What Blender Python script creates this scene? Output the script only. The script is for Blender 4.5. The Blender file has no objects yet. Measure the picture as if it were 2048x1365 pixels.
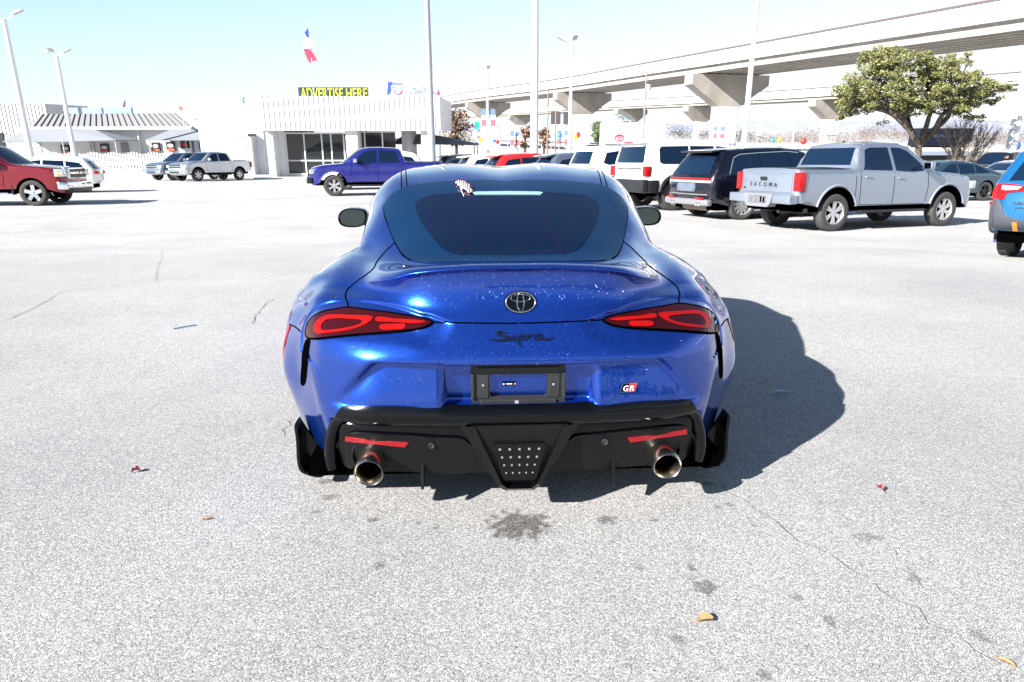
import bpy, bmesh, math, random
from mathutils import Vector, Matrix
from mathutils.bvhtree import BVHTree
from mathutils.geometry import delaunay_2d_cdt

random.seed(7)
S = bpy.context.scene
C = S.collection
R = math.radians

# ------------------------------------------------------------------ camera
CAM_H, PITCH, FPX = 1.5, R(17.1), 1365.0        # metres, tilt down, focal length in pixels of a 2048 wide frame
cam = bpy.data.objects.new('camera', bpy.data.cameras.new('camera'))
C.objects.link(cam)
cam.location = (0, 0, CAM_H)
cam.rotation_euler = (R(90) - PITCH, 0, 0)
cam.data.sensor_width = 36.0
cam.data.lens = 36.0 * FPX / 2048.0
cam.data.clip_start = 0.05
cam.data.clip_end = 20000
S.camera = cam

# ------------------------------------------------------------------ light
SUN_DIR = Vector((1.39, 1.06, -1.0)).normalized()          # the way the light travels
elev = math.asin(-SUN_DIR.z)
sun = bpy.data.objects.new('sun', bpy.data.lights.new('sun', 'SUN'))
C.objects.link(sun)
sun.data.energy = 5.0
sun.data.angle = R(0.5)
sun.data.color = (1.0, 0.955, 0.89)
sun.rotation_euler = SUN_DIR.to_track_quat('-Z', 'Y').to_euler()
sun.location = (-30, -25, 30)

W = bpy.data.worlds.new('World')
S.world = W
W.use_nodes = True
wn = W.node_tree.nodes; wl = W.node_tree.links
bg = wn['Background']
sky = wn.new('ShaderNodeTexSky')
sky.sky_type = 'NISHITA'
sky.sun_disc = False
sky.sun_elevation = elev
sky.sun_rotation = math.atan2(-SUN_DIR.x, -SUN_DIR.y)
sky.altitude = 200
sky.air_density = 1.0
sky.dust_density = 0.1
sky.ozone_density = 1.0
# pale haze low over the horizon, clearing to blue higher up and a little towards the left
wtc = wn.new('ShaderNodeTexCoord'); wsx = wn.new('ShaderNodeSeparateXYZ'); wl.new(wtc.outputs['Generated'], wsx.inputs[0])
wz_ = wn.new('ShaderNodeMath'); wz_.operation = 'MULTIPLY_ADD'; wl.new(wsx.outputs[0], wz_.inputs[0]); wz_.inputs[1].default_value = -0.13; wl.new(wsx.outputs[2], wz_.inputs[2])
wrp = wn.new('ShaderNodeValToRGB'); we = wrp.color_ramp.elements
we[0].position = 0.05; we[0].color = (1.0, 1.03, 1.06, 1)
we[1].position = 0.21; we[1].color = (0.62, 0.90, 1.05, 1)
wl.new(wz_.outputs[0], wrp.inputs[0])
wsc = wn.new('ShaderNodeVectorMath'); wsc.operation = 'SCALE'; wsc.inputs['Scale'].default_value = 6.9; wl.new(wrp.outputs[0], wsc.inputs[0])
wmr = wn.new('ShaderNodeMapRange'); wmr.interpolation_type = 'SMOOTHSTEP'
wmr.inputs[1].default_value = 0.17; wmr.inputs[2].default_value = 0.36; wmr.inputs[3].default_value = 0.97; wmr.inputs[4].default_value = 0.0
wl.new(wz_.outputs[0], wmr.inputs[0])
wmx = wn.new('ShaderNodeMix'); wmx.data_type = 'RGBA'
wl.new(wmr.outputs[0], wmx.inputs[0]); wl.new(sky.outputs[0], wmx.inputs[6]); wl.new(wsc.outputs[0], wmx.inputs[7])
wl.new(wmx.outputs[2], bg.inputs[0])
bg.inputs[1].default_value = 0.048

S.view_settings.view_transform = 'Standard'
S.view_settings.look = 'None'
S.view_settings.exposure = 1.7
S.view_settings.gamma = 1.0
S.view_settings.use_curve_mapping = False
S.render.engine = 'CYCLES'
S.cycles.max_bounces = 8

# ------------------------------------------------------------------ ground shape: level near the camera, then falling away
def slope(y):
    if y < 4.5: return 0.0
    if y < 10: return 0.098 * (y - 4.5) / 5.5
    if y < 16: return 0.098 + (0.0384 - 0.098) * (y - 10) / 6
    if y < 75: return 0.0384
    if y < 110: return 0.0384 * (110 - y) / 35
    return 0.0
_gz = [0.0]
for _i in range(1, 1400):
    _gz.append(_gz[-1] - 0.1 * slope((_i - 0.5) * 0.1))
def gz(y):
    if y <= 0: return 0.0
    t = y * 10
    i = int(t)
    if i >= 1398: return _gz[1398]
    return _gz[i] + (_gz[i + 1] - _gz[i]) * (t - i)

def ray(px, py):
    a = (px - 1024) / FPX; b = -(py - 682.5) / FPX
    return Vector((a, math.cos(PITCH) + b * math.sin(PITCH), -math.sin(PITCH) + b * math.cos(PITCH)))
def at(px, py, Y):
    "point of the scene seen at a photo pixel, at depth Y"
    d = ray(px, py)
    return Vector((0, 0, CAM_H)) + d * (Y / d.y)
def on_ground(px, py):
    d = ray(px, py)
    y = 0.5
    last = None
    while y < 400:
        z = CAM_H + d.z * y / d.y
        if z <= gz(y):
            return Vector((d.x * y / d.y, y, gz(y)))
        y += 0.02 if y < 30 else 0.2
    return at(px, py, 400)

# ------------------------------------------------------------------ materials
MATS = {}
def mat(name, col, rough=0.5, metal=0.0, coat=0.0, spec=0.5, trans=0.0, ior=1.45, emit=None, es=0.0, noise=0.0, nscale=8.0, bump=0.0, bscale=60.0, alpha=1.0, coat_rough=0.03):
    if name in MATS: return MATS[name]
    m = bpy.data.materials.new(name); m.use_nodes = True
    n = m.node_tree.nodes; l = m.node_tree.links
    b = n['Principled BSDF']
    b.inputs['Base Color'].default_value = (*col, 1)
    b.inputs['Roughness'].default_value = rough
    b.inputs['Metallic'].default_value = metal
    b.inputs['Coat Weight'].default_value = coat
    b.inputs['Coat Roughness'].default_value = coat_rough
    b.inputs['Specular IOR Level'].default_value = spec
    b.inputs['Transmission Weight'].default_value = trans
    b.inputs['IOR'].default_value = ior
    b.inputs['Alpha'].default_value = alpha
    if emit:
        b.inputs['Emission Color'].default_value = (*emit, 1)
        b.inputs['Emission Strength'].default_value = es
    if noise > 0 or bump > 0:
        tc = n.new('ShaderNodeTexCoord')
    if noise > 0:
        t = n.new('ShaderNodeTexNoise'); t.inputs['Scale'].default_value = nscale; t.inputs['Detail'].default_value = 6
        l.new(tc.outputs['Object'], t.inputs['Vector'])
        mx = n.new('ShaderNodeMix'); mx.data_type = 'RGBA'
        mx.inputs[6].default_value = tuple(c * (1 - noise) for c in col) + (1,)
        mx.inputs[7].default_value = tuple(min(1, c * (1 + noise)) for c in col) + (1,)
        l.new(t.outputs[0], mx.inputs[0]); l.new(mx.outputs[2], b.inputs['Base Color'])
    if bump > 0:
        t2 = n.new('ShaderNodeTexNoise'); t2.inputs['Scale'].default_value = bscale; t2.inputs['Detail'].default_value = 3
        l.new(tc.outputs['Object'], t2.inputs['Vector'])
        bp = n.new('ShaderNodeBump'); bp.inputs['Strength'].default_value = bump; bp.inputs['Distance'].default_value = 0.01
        l.new(t2.outputs[0], bp.inputs['Height']); l.new(bp.outputs[0], b.inputs['Normal'])
    MATS[name] = m
    return m

def paint(name, col, metal=0.6, rough=0.32, flake=0.0):
    "car paint: a metallic base under a clear coat, with a faint flake grain"
    m = mat(name, col, rough=rough, metal=metal, coat=1.0)
    if flake > 0:
        n = m.node_tree.nodes; l = m.node_tree.links; b = n['Principled BSDF']
        tc = n.new('ShaderNodeTexCoord'); v = n.new('ShaderNodeTexVoronoi'); v.inputs['Scale'].default_value = 700
        l.new(tc.outputs['Object'], v.inputs['Vector'])
        ge = n.new('ShaderNodeNewGeometry')
        mx = n.new('ShaderNodeMix'); mx.data_type = 'VECTOR'; mx.inputs[0].default_value = flake
        vs = n.new('ShaderNodeVectorMath'); vs.operation = 'SUBTRACT'; vs.inputs[1].default_value = (.5, .5, .5)
        l.new(v.outputs['Color'], vs.inputs[0])
        va = n.new('ShaderNodeVectorMath'); va.operation = 'SCALE'; va.inputs['Scale'].default_value = flake
        l.new(vs.outputs[0], va.inputs[0])
        ad = n.new('ShaderNodeVectorMath'); ad.operation = 'ADD'
        l.new(ge.outputs['Normal'], ad.inputs[0]); l.new(va.outputs[0], ad.inputs[1])
        nm = n.new('ShaderNodeVectorMath'); nm.operation = 'NORMALIZE'
        l.new(ad.outputs[0], nm.inputs[0]); l.new(nm.outputs[0], b.inputs['Normal'])
    return m

# ------------------------------------------------------------------ object helpers
def tag(o, label=None, cat=None, group=None, kind=None):
    if label: o['label'] = label
    if cat: o['category'] = cat
    if group: o['group'] = group
    if kind: o['kind'] = kind
    return o
def empty(name, loc=(0, 0, 0), rot=(0, 0, 0), label=None, cat=None, group=None):
    o = bpy.data.objects.new(name, None); C.objects.link(o)
    o.empty_display_size = 0.2
    o.location = loc; o.rotation_euler = rot
    return tag(o, label, cat, group)
def mesh(name, verts, faces, m=None, parent=None, smooth=False, sharp=None):
    me = bpy.data.meshes.new(name)
    me.from_pydata([tuple(v) for v in verts], [], faces)
    me.update()
    if m: me.materials.append(m)
    if smooth: me.shade_smooth()
    if sharp and smooth:
        bm = bmesh.new(); bm.from_mesh(me)
        for e in bm.edges:
            if len(e.link_faces) == 2 and e.calc_face_angle(0) > sharp: e.smooth = False
        bm.to_mesh(me); bm.free()
    o = bpy.data.objects.new(name, me); C.objects.link(o)
    if parent: o.parent = parent
    return o

class MB:
    "collects shapes, builds ONE mesh object"
    def __init__(s): s.v = []; s.f = []
    def add(s, v, f):
        k = len(s.v); s.v += [tuple(p) for p in v]; s.f += [tuple(i + k for i in q) for q in f]; return s
    def box(s, a, b, M=None, bev=0.0):
        x0, y0, z0 = a; x1, y1, z1 = b
        if bev > 0:
            bm = bmesh.new(); bmesh.ops.create_cube(bm, size=1)
            for v in bm.verts: v.co = Vector(((x0 + x1) / 2 + v.co.x * (x1 - x0), (y0 + y1) / 2 + v.co.y * (y1 - y0), (z0 + z1) / 2 + v.co.z * (z1 - z0)))
            bmesh.ops.bevel(bm, geom=list(bm.edges), offset=bev, segments=2, profile=0.5, affect='EDGES')
            bm.verts.index_update()
            v = [p.co.copy() for p in bm.verts]; f = [tuple(q.index for q in fc.verts) for fc in bm.faces]; bm.free()
        else:
            v = [Vector(p) for p in ((x0, y0, z0), (x1, y0, z0), (x1, y1, z0), (x0, y1, z0), (x0, y0, z1), (x1, y0, z1), (x1, y1, z1), (x0, y1, z1))]
            f = [(0, 3, 2, 1), (4, 5, 6, 7), (0, 1, 5, 4), (1, 2, 6, 5), (2, 3, 7, 6), (3, 0, 4, 7)]
        if M: v = [M @ p for p in v]
        return s.add(v, f)
    def tube(s, pts, r, n=8, cap=True):
        pts = [Vector(p) for p in pts]
        rs = r if isinstance(r, (list, tuple)) else [r] * len(pts)
        V = []; F = []
        up = None
        for i, p in enumerate(pts):
            t = (pts[min(i + 1, len(pts) - 1)] - pts[max(i - 1, 0)])
            if t.length < 1e-9: t = Vector((0, 0, 1))
            t.normalize()
            if up is None:
                up = t.orthogonal().normalized()
            else:
                up = (up - t * up.dot(t))
                up = up.normalized() if up.length > 1e-6 else t.orthogonal().normalized()
            w = t.cross(up)
            for k in range(n):
                a = 2 * math.pi * k / n
                V.append(p + (up * math.cos(a) + w * math.sin(a)) * rs[i])
        for i in range(len(pts) - 1):
            for k in range(n):
                a = i * n + k; b = i * n + (k + 1) % n
                F.append((a, b, b + n, a + n))
        if cap:
            F.append(tuple(range(n - 1, -1, -1))); F.append(tuple(range((len(pts) - 1) * n, len(pts) * n)))
        return s.add(V, F)
    def prism(s, poly, y0, y1, axis='y', M=None):
        "poly in the plane across the axis; for axis y points are (x,z), x: (y,z), z: (x,y)"
        def P(a, b, t):
            return Vector({'y': (a, t, b), 'x': (t, a, b), 'z': (a, b, t)}[axis])
        n = len(poly)
        v = [P(a, b, y0) for a, b in poly] + [P(a, b, y1) for a, b in poly]
        if M: v = [M @ p for p in v]
        f = [tuple(range(n - 1, -1, -1)), tuple(range(n, 2 * n))] + [(i, (i + 1) % n, (i + 1) % n + n, i + n) for i in range(n)]
        return s.add(v, f)
    def lathe(s, prof, n=24, M=None, close=False):
        "profile (r, t) turned about the x axis"
        V = []; F = []
        for (r, t) in prof:
            for k in range(n):
                a = 2 * math.pi * k / n
                V.append(Vector((t, r * math.cos(a), r * math.sin(a))))
        m_ = len(prof)
        for i in range(m_ - 1 + (1 if close else 0)):
            for k in range(n):
                a = i * n + k; b = i * n + (k + 1) % n; c = ((i + 1) % m_) * n
                F.append((a, b, c + (k + 1) % n, c + k))
        if M: V = [M @ p for p in V]
        return s.add(V, F)
    def ball(s, c, r, n=8, sc=(1, 1, 1)):
        V = [Vector((0, 0, 1))]; F = []
        m_ = n // 2
        for i in range(1, m_):
            for k in range(n):
                V.append(Vector((math.sin(math.pi * i / m_) * math.cos(2 * math.pi * k / n), math.sin(math.pi * i / m_) * math.sin(2 * math.pi * k / n), math.cos(math.pi * i / m_))))
        V.append(Vector((0, 0, -1)))
        for k in range(n): F.append((0, 1 + k, 1 + (k + 1) % n))
        for i in range(m_ - 2):
            for k in range(n):
                a = 1 + i * n + k; b = 1 + i * n + (k + 1) % n
                F.append((a, a + n, b + n, b))
        e = len(V) - 1
        for k in range(n): F.append((e, e - n + (k + 1) % n, e - n + k))
        return s.add([Vector(c) + Vector((p.x * sc[0], p.y * sc[1], p.z * sc[2])) * r for p in V], F)
    def build(s, name, m=None, parent=None, smooth=False, sharp=R(35), label=None, cat=None, group=None, kind=None):
        o = mesh(name, s.v, s.f, m, parent, smooth, sharp)
        bm = bmesh.new(); bm.from_mesh(o.data); bmesh.ops.recalc_face_normals(bm, faces=bm.faces); bm.to_mesh(o.data); bm.free()
        return tag(o, label, cat, group, kind)

def crom(P, seg, closed=False):
    "centripetal Catmull-Rom through P, seg steps per span"
    P = [Vector(p) for p in P]; n = len(P); out = []
    rng = n if closed else n - 1
    for i in range(rng):
        p1, p2 = P[i], P[(i + 1) % n]
        p0 = P[(i - 1) % n] if (closed or i > 0) else p1 * 2 - p2
        p3 = P[(i + 2) % n] if (closed or i + 2 < n) else p2 * 2 - p1
        t0 = 0; t1 = t0 + max(1e-5, (p1 - p0).length ** .5); t2 = t1 + max(1e-5, (p2 - p1).length ** .5); t3 = t2 + max(1e-5, (p3 - p2).length ** .5)
        for k in range(seg):
            t = t1 + (t2 - t1) * k / seg
            A1 = p0 * ((t1 - t) / (t1 - t0)) + p1 * ((t - t0) / (t1 - t0))
            A2 = p1 * ((t2 - t) / (t2 - t1)) + p2 * ((t - t1) / (t2 - t1))
            A3 = p2 * ((t3 - t) / (t3 - t2)) + p3 * ((t - t2) / (t3 - t2))
            B1 = A1 * ((t2 - t) / (t2 - t0)) + A2 * ((t - t0) / (t2 - t0))
            B2 = A2 * ((t3 - t) / (t3 - t1)) + A3 * ((t - t1) / (t3 - t1))
            out.append(B1 * ((t2 - t) / (t2 - t1)) + B2 * ((t - t1) / (t2 - t1)))
    if not closed: out.append(P[-1])
    return out

def text_mesh(body, size, font_shear=0.0, extrude=0.003, spacing=1.0, align='CENTER', res=4):
    "writing turned into plain mesh data: verts in the xy plane, faces"
    cu = bpy.data.curves.new('writing', 'FONT'); cu.body = body; cu.size = size; cu.shear = font_shear
    cu.extrude = extrude; cu.space_character = spacing; cu.align_x = align; cu.align_y = 'CENTER'; cu.resolution_u = res
    o = bpy.data.objects.new('writing', cu); C.objects.link(o)
    dg = bpy.context.evaluated_depsgraph_get(); me = bpy.data.meshes.new_from_object(o.evaluated_get(dg))
    v = [p.co.copy() for p in me.vertices]; f = [tuple(q.vertices) for q in me.polygons]
    bpy.data.objects.remove(o); bpy.data.curves.remove(cu); bpy.data.meshes.remove(me)
    return v, f

def smooth01(t):
    t = max(0.0, min(1.0, t)); return t * t * (3 - 2 * t)

def poly_inside(p, poly):
    x, y = p; c = False; j = len(poly) - 1
    for i in range(len(poly)):
        xi, yi = poly[i]; xj, yj = poly[j]
        if (yi > y) != (yj > y) and x < (xj - xi) * (y - yi) / (yj - yi) + xi: c = not c
        j = i
    return c

def fill2d(poly, step, holes=()):
    "triangulate a polygon with inner grid points; returns 2d verts, faces, boundary index loop"
    pts = [Vector(p) for p in poly]
    edges = [(i, (i + 1) % len(poly)) for i in range(len(poly))]
    for h in holes:
        k = len(pts); pts += [Vector(p) for p in h]; edges += [(k + i, k + (i + 1) % len(h)) for i in range(len(h))]
    nb = len(pts)
    xs = [p[0] for p in poly]; ys = [p[1] for p in poly]
    loops = [poly] + list(holes)
    x = min(xs) + step / 2
    while x < max(xs):
        y = min(ys) + step / 2
        while y < max(ys):
            if poly_inside((x, y), poly) and not any(poly_inside((x, y), h) for h in holes):
                ok = True
                for lp in loops:
                    for i in range(len(lp)):
                        a = Vector(lp[i]); b = Vector(lp[(i + 1) % len(lp)]); ab = b - a; q = Vector((x, y)) - a
                        t = max(0, min(1, q.dot(ab) / max(1e-12, ab.dot(ab))))
                        if (q - ab * t).length < step * 0.35: ok = False; break
                    if not ok: break
                if ok: pts.append(Vector((x, y)))
            y += step
        x += step
    v, e, f, _, _, _ = delaunay_2d_cdt(pts, edges, [], 0, 1e-6)
    out = []
    for q in f:
        c = sum((v[i] for i in q), Vector((0, 0))) / len(q)
        if poly_inside((c.x, c.y), poly) and not any(poly_inside((c.x, c.y), h) for h in holes): out.append(tuple(q))
    return v, out
# ------------------------------------------------------------------ the blue sports coupe
CAR_YAW = R(2.8); CAR_LOC = Vector((0.028, 2.45, 0))
CARM = Matrix.Translation(CAR_LOC) @ Matrix.Rotation(CAR_YAW, 4, 'Z')
CARI = CARM.inverted()
car = empty('sports_coupe', CAR_LOC, (0, 0, CAR_YAW), 'glossy metallic blue two-door sports coupe seen from behind, wet with drops', 'car')

blue = paint('blue_paint', (0.006, 0.052, 0.36), metal=0.85, rough=0.24, flake=0.12)
gloss_black = mat('gloss_black', (0.0018, 0.002, 0.0028), rough=0.16, spec=0.35)
satin_black = mat('satin_black', (0.0035, 0.0035, 0.004), rough=0.38, spec=0.3, noise=0.4, nscale=14)
rubber = mat('rubber', (0.02, 0.02, 0.02), rough=0.8, noise=0.3, nscale=30, bump=0.3, bscale=80)
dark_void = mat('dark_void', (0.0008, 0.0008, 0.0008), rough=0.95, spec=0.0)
chrome = mat('chrome', (0.75, 0.75, 0.76), rough=0.08, metal=1.0)
steel = mat('brushed_steel', (0.48, 0.43, 0.38), rough=0.22, metal=1.0)
car_glass = mat('tinted_glass', (0.001, 0.006, 0.022), rough=0.02, spec=0.5)

# control rows from the lower bumper, over lip, rear window, roof and bonnet to the nose; each runs from the centre line outward
# to the wheel arch or sill
G = [
 [(0,.060,.17),(.22,.060,.17),(.42,.060,.17),(.58,.07,.17),(.70,.11,.17),(.80,.22,.17),(.90,.38,.17),(.95,.50,.17),(.97,.575,.17)],
 [(0,.020,.32),(.22,.020,.32),(.42,.030,.32),(.60,.05,.32),(.73,.09,.32),(.82,.20,.32),(.93,.36,.32),(.99,.48,.32),(1.0,.55,.32)],
 [(0,.000,.47),(.22,.000,.47),(.42,.010,.47),(.61,.035,.47),(.785,.135,.47),(.84,.215,.47),(.915,.33,.47),(1.025,.48,.47),(1.04,.572,.47)],
 [(0,-.005,.58),(.22,-.005,.58),(.42,.005,.58),(.60,.035,.58),(.80,.165,.58),(.86,.245,.575),(.925,.355,.565),(1.03,.52,.55),(1.047,.61,.54)],
 [(0,-.010,.67),(.22,-.010,.67),(.42,.002,.67),(.60,.045,.67),(.805,.20,.67),(.867,.285,.66),(.93,.40,.645),(1.03,.56,.60),(1.047,.635,.585)],
 [(0,.020,.735),(.22,.022,.735),(.40,.037,.737),(.58,.09,.74),(.80,.235,.738),(.866,.325,.725),(.925,.435,.695),(1.03,.60,.645),(1.047,.67,.622)],
 [(0,.060,.80),(.22,.062,.80),(.38,.080,.803),(.56,.15,.806),(.78,.30,.793),(.848,.38,.775),(.91,.47,.745),(1.03,.65,.685),(1.047,.71,.655)],
 [(0,.100,.865),(.22,.103,.863),(.38,.130,.856),(.55,.23,.845),(.70,.345,.836),(.83,.43,.822),(.95,.60,.76),(1.025,.71,.715),(1.048,.77,.69)],
 [(0,.120,.94),(.20,.122,.938),(.38,.150,.918),(.52,.26,.885),(.68,.42,.862),(.82,.52,.847),(.94,.68,.79),(1.02,.79,.745),(1.05,.84,.715)],
 [(0,.112,.990),(.175,.114,.988),(.40,.155,.960),(.515,.25,.918),(.665,.43,.880),(.81,.56,.862),(.94,.72,.803),(1.017,.83,.755),(1.05,.88,.728)],
 [(0,.090,1.006),(.165,.092,1.007),(.40,.135,.980),(.52,.22,.937),(.65,.44,.895),(.80,.62,.885),(.94,.77,.83),(1.015,.88,.76),(1.05,.92,.735)],
 [(0,.125,1.016),(.17,.127,1.015),(.40,.172,.992),(.53,.285,.950),(.65,.52,.912),(.80,.71,.903),(.935,.87,.843),(1.01,.96,.765),(1.05,1.0,.737)],
 [(0,.420,.965),(.2,.420,.965),(.40,.45,.958),(.54,.58,.948),(.66,.73,.93),(.79,.87,.920),(.92,1.0,.853),(1.0,1.08,.765),(1.045,1.12,.70)],
 [(0,.70,1.055),(.22,.70,1.052),(.42,.72,1.030),(.57,.80,.995),(.68,.90,.95),(.79,1.02,.922),(.90,1.13,.85),(.98,1.20,.755),(1.035,1.22,.63)],
 [(0,1.0,1.148),(.22,1.0,1.146),(.44,1.01,1.125),(.615,1.03,1.075),(.725,1.08,.995),(.785,1.16,.918),(.88,1.25,.835),(.95,1.30,.735),(1.01,1.31,.50)],
 [(0,1.33,1.228),(.22,1.33,1.236),(.43,1.33,1.222),(.61,1.34,1.188),(.742,1.36,1.065),(.795,1.37,.928),(.855,1.42,.825),(.92,1.44,.72),(.98,1.36,.38)],
 [(0,1.65,1.268),(.25,1.65,1.286),(.45,1.65,1.272),(.64,1.65,1.242),(.765,1.65,1.115),(.808,1.65,.94),(.87,1.65,.82),(.905,1.6,.6),(.95,1.47,.17)],
 [(0,2.05,1.276),(.28,2.05,1.299),(.45,2.05,1.286),(.625,2.05,1.253),(.76,2.05,1.12),(.81,2.05,.932),(.885,2.0,.80),(.91,1.95,.55),(.94,1.9,.17)],
 [(0,2.45,1.255),(.28,2.45,1.272),(.45,2.45,1.255),(.60,2.48,1.218),(.735,2.5,1.075),(.81,2.5,.90),(.90,2.45,.78),(.93,2.4,.5),(.95,2.4,.17)],
 [(0,2.80,1.12),(.28,2.8,1.12),(.45,2.8,1.10),(.56,2.82,1.06),(.68,2.85,.95),(.80,2.85,.86),(.92,2.85,.76),(.96,2.85,.5),(.97,2.9,.17)],
 [(0,3.2,.97),(.28,3.2,.965),(.48,3.2,.95),(.6,3.15,.93),(.72,3.12,.89),(.84,3.1,.86),(.95,3.08,.78),(.99,3.07,.6),(1.0,3.05,.40)],
 [(0,3.6,.88),(.28,3.6,.88),(.48,3.6,.87),(.6,3.58,.86),(.74,3.55,.88),(.86,3.5,.87),(.96,3.5,.80),(1.0,3.45,.76),(1.01,3.45,.735)],
 [(0,4.0,.78),(.28,4.0,.78),(.48,4.0,.77),(.6,3.98,.76),(.74,3.9,.77),(.86,3.8,.75),(.95,3.77,.68),(.98,3.75,.6),(1.0,3.83,.45)],
 [(0,4.36,.60),(.28,4.35,.6),(.48,4.3,.6),(.6,4.25,.6),(.74,4.15,.6),(.85,4.0,.58),(.93,3.93,.5),(.95,3.9,.4),(.97,3.87,.34)],
 [(0,4.38,.2),(.28,4.37,.2),(.48,4.32,.2),(.6,4.27,.2),(.74,4.15,.2),(.85,4.0,.2),(.93,3.93,.2),(.95,3.9,.2),(.97,3.87,.2)],
]
def fascia_detail(v):
    "number plate recess and the scooped corners of the bumper"
    x = abs(v.x); z = v.z
    if v.y > 0.5 or z > 0.72: return v
    d = 0.0
    # plate recess: steep side walls, sharp roof
    fx = 1 - smooth01((x - 0.285 - 0.03 * (z < 0)) / 0.014)
    fz = smooth01((z - 0.466) / 0.016) * (1 - smooth01((z - 0.645) / 0.010))
    d += 0.080 * fx * fz
    # lower valance: an overhanging lip, then a recess for the inserts
    if x < .80:
        lipm = smooth01((.478 - z) / .022) * (1 - smooth01((x - .70) / .09))
        d -= .014 * lipm
        d += .034 * smooth01((.415 - z) / .014) * (1 - smooth01((x - .735) / .02))
    # scoop outside it
    xb = 0.56 + (0.665 - z) * 0.95
    inside = smooth01((xb - x) / 0.035)
    prof = smooth01((.664 - z) / .016) * max(0, min(1, (z - .462) / .17)) ** 1.3
    d += 0.048 * inside * prof * (1 - fx)
    return Vector((v.x, v.y + d, v.z))
SHELF = []
def shelf(v):
    'the lamp sits in a shallow tray with a crisp brow above and outside it'
    if not SHELF or v.y > .75 or v.z < .55: return v
    q = (abs(v.x), v.z)
    if not poly_inside(q, SHELF): return v
    P = Vector(q); m = 9
    for i in range(NB_SHELF):
        a = Vector(SHELF[i]); ab = Vector(SHELF[i + 1]) - a; t = max(0, min(1, (P - a).dot(ab) / ab.dot(ab))); m = min(m, (P - a - ab * t).length)
    k = .013 * smooth01(m / .010) * smooth01((.125 - m) / .06)
    return v + Vector((0, k, -k * .25))
def car_surface():
    SU, SV = 12, 15
    rows = [crom([Vector(p) for p in r], SU) for r in G]
    n = len(rows[0])
    cols = [crom([rows[i][j] for i in range(len(rows))], SV) for j in range(n)]
    m_ = len(cols[0])
    V = []; F = []
    W_ = 2 * n - 1
    for i in range(m_):
        half = [shelf(fascia_detail(cols[j][i])) for j in range(n)]
        half[0].x = 0
        V += [Vector((-p.x, p.y, p.z)) for p in reversed(half[1:])] + half
    for i in range(m_ - 1):
        for j in range(W_ - 1):
            a = i * W_ + j
            F.append((a, a + 1, a + 1 + W_, a + W_))
    rim = [[V[i * W_] for i in range(m_)], [V[i * W_ + W_ - 1] for i in range(m_)]]
    return V, F, rim
BV, BF, RIM = car_surface()
BVH = BVHTree.FromPolygons([tuple(v) for v in BV], BF)
CAMC = CARI @ Vector((0, 0, CAM_H))
_sp = [(601,700),(602,672),(606,650),(618,626),(636,609),(660,601),(697,598),(745,601),(800,612),(850,628)]
_sh = [BVH.ray_cast(CAMC, (CARI.to_3x3() @ ray(*p)).normalized())[0] for p in _sp]
_sh = [(abs(p.x), p.z) for p in crom(_sh, 4)]
NB_SHELF = len(_sh) - 1
SHELF = _sh + [(.25, .80), (.30, .66), (.80, .60)]
BV, BF, RIM = car_surface()
BVH = BVHTree.FromPolygons([tuple(v) for v in BV], BF)
body = mesh('body', BV, BF, blue, car, True)
body.data.materials.append(satin_black)
for p_ in body.data.polygons:
    c_ = p_.center
    if c_.y < .4 and ((c_.z < .26 and abs(c_.x) < .80) or (c_.z < .452 and abs(c_.x) < .735 - max(0, c_.z - .40) * .8)): p_.material_index = 1
for f_ in (0,):
    bm = bmesh.new(); bm.from_mesh(body.data)
    bmesh.ops.recalc_face_normals(bm, faces=bm.faces)
    # make sure the outside faces out
    s_ = sum((f.normal.z * f.calc_area() for f in bm.faces if f.calc_center_median().z > 1.0))
    if s_ < 0: bmesh.ops.reverse_faces(bm, faces=bm.faces)
    bm.to_mesh(body.data); bm.free()

def hit(px, py, fallback_y=0.3):
    "where the line of sight of a photo pixel meets the coupe (coupe coordinates)"
    d = (CARI.to_3x3() @ ray(px, py)).normalized()
    h = BVH.ray_cast(CAMC, d)
    q = py
    while h[0] is None and py < 500 and q < py + 25:
        q += .5
        h = BVH.ray_cast(CAMC, (CARI.to_3x3() @ ray(px, q)).normalized())
    if h[0] is None:
        h = BVH.find_nearest(CAMC + d * ((fallback_y - CAMC.y) / d.y))
    return h[0]
def drop_on(p, axis, off=0.0, sign=1):
    "project a point along an axis onto the body and lift it off along the normal"
    if axis == 'y': o = Vector((p[0], -2, p[1])); d = Vector((0, 1, 0))
    elif axis == 'z': o = Vector((p[0], p[1], 3)); d = Vector((0, 0, -1))
    else: o = Vector((3 * sign, p[0], p[1])); d = Vector((-sign, 0, 0))
    h = BVH.ray_cast(o, d)
    if h[0] is None:
        q = Vector((p[0], .3, p[1])) if axis == 'y' else (Vector((p[0], p[1], 1)) if axis == 'z' else Vector((sign, p[0], p[1])))
        h = BVH.find_nearest(q)
    n = h[1]
    if n.dot(d) > 0: n = -n
    return h[0] + n * off, n
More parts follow.
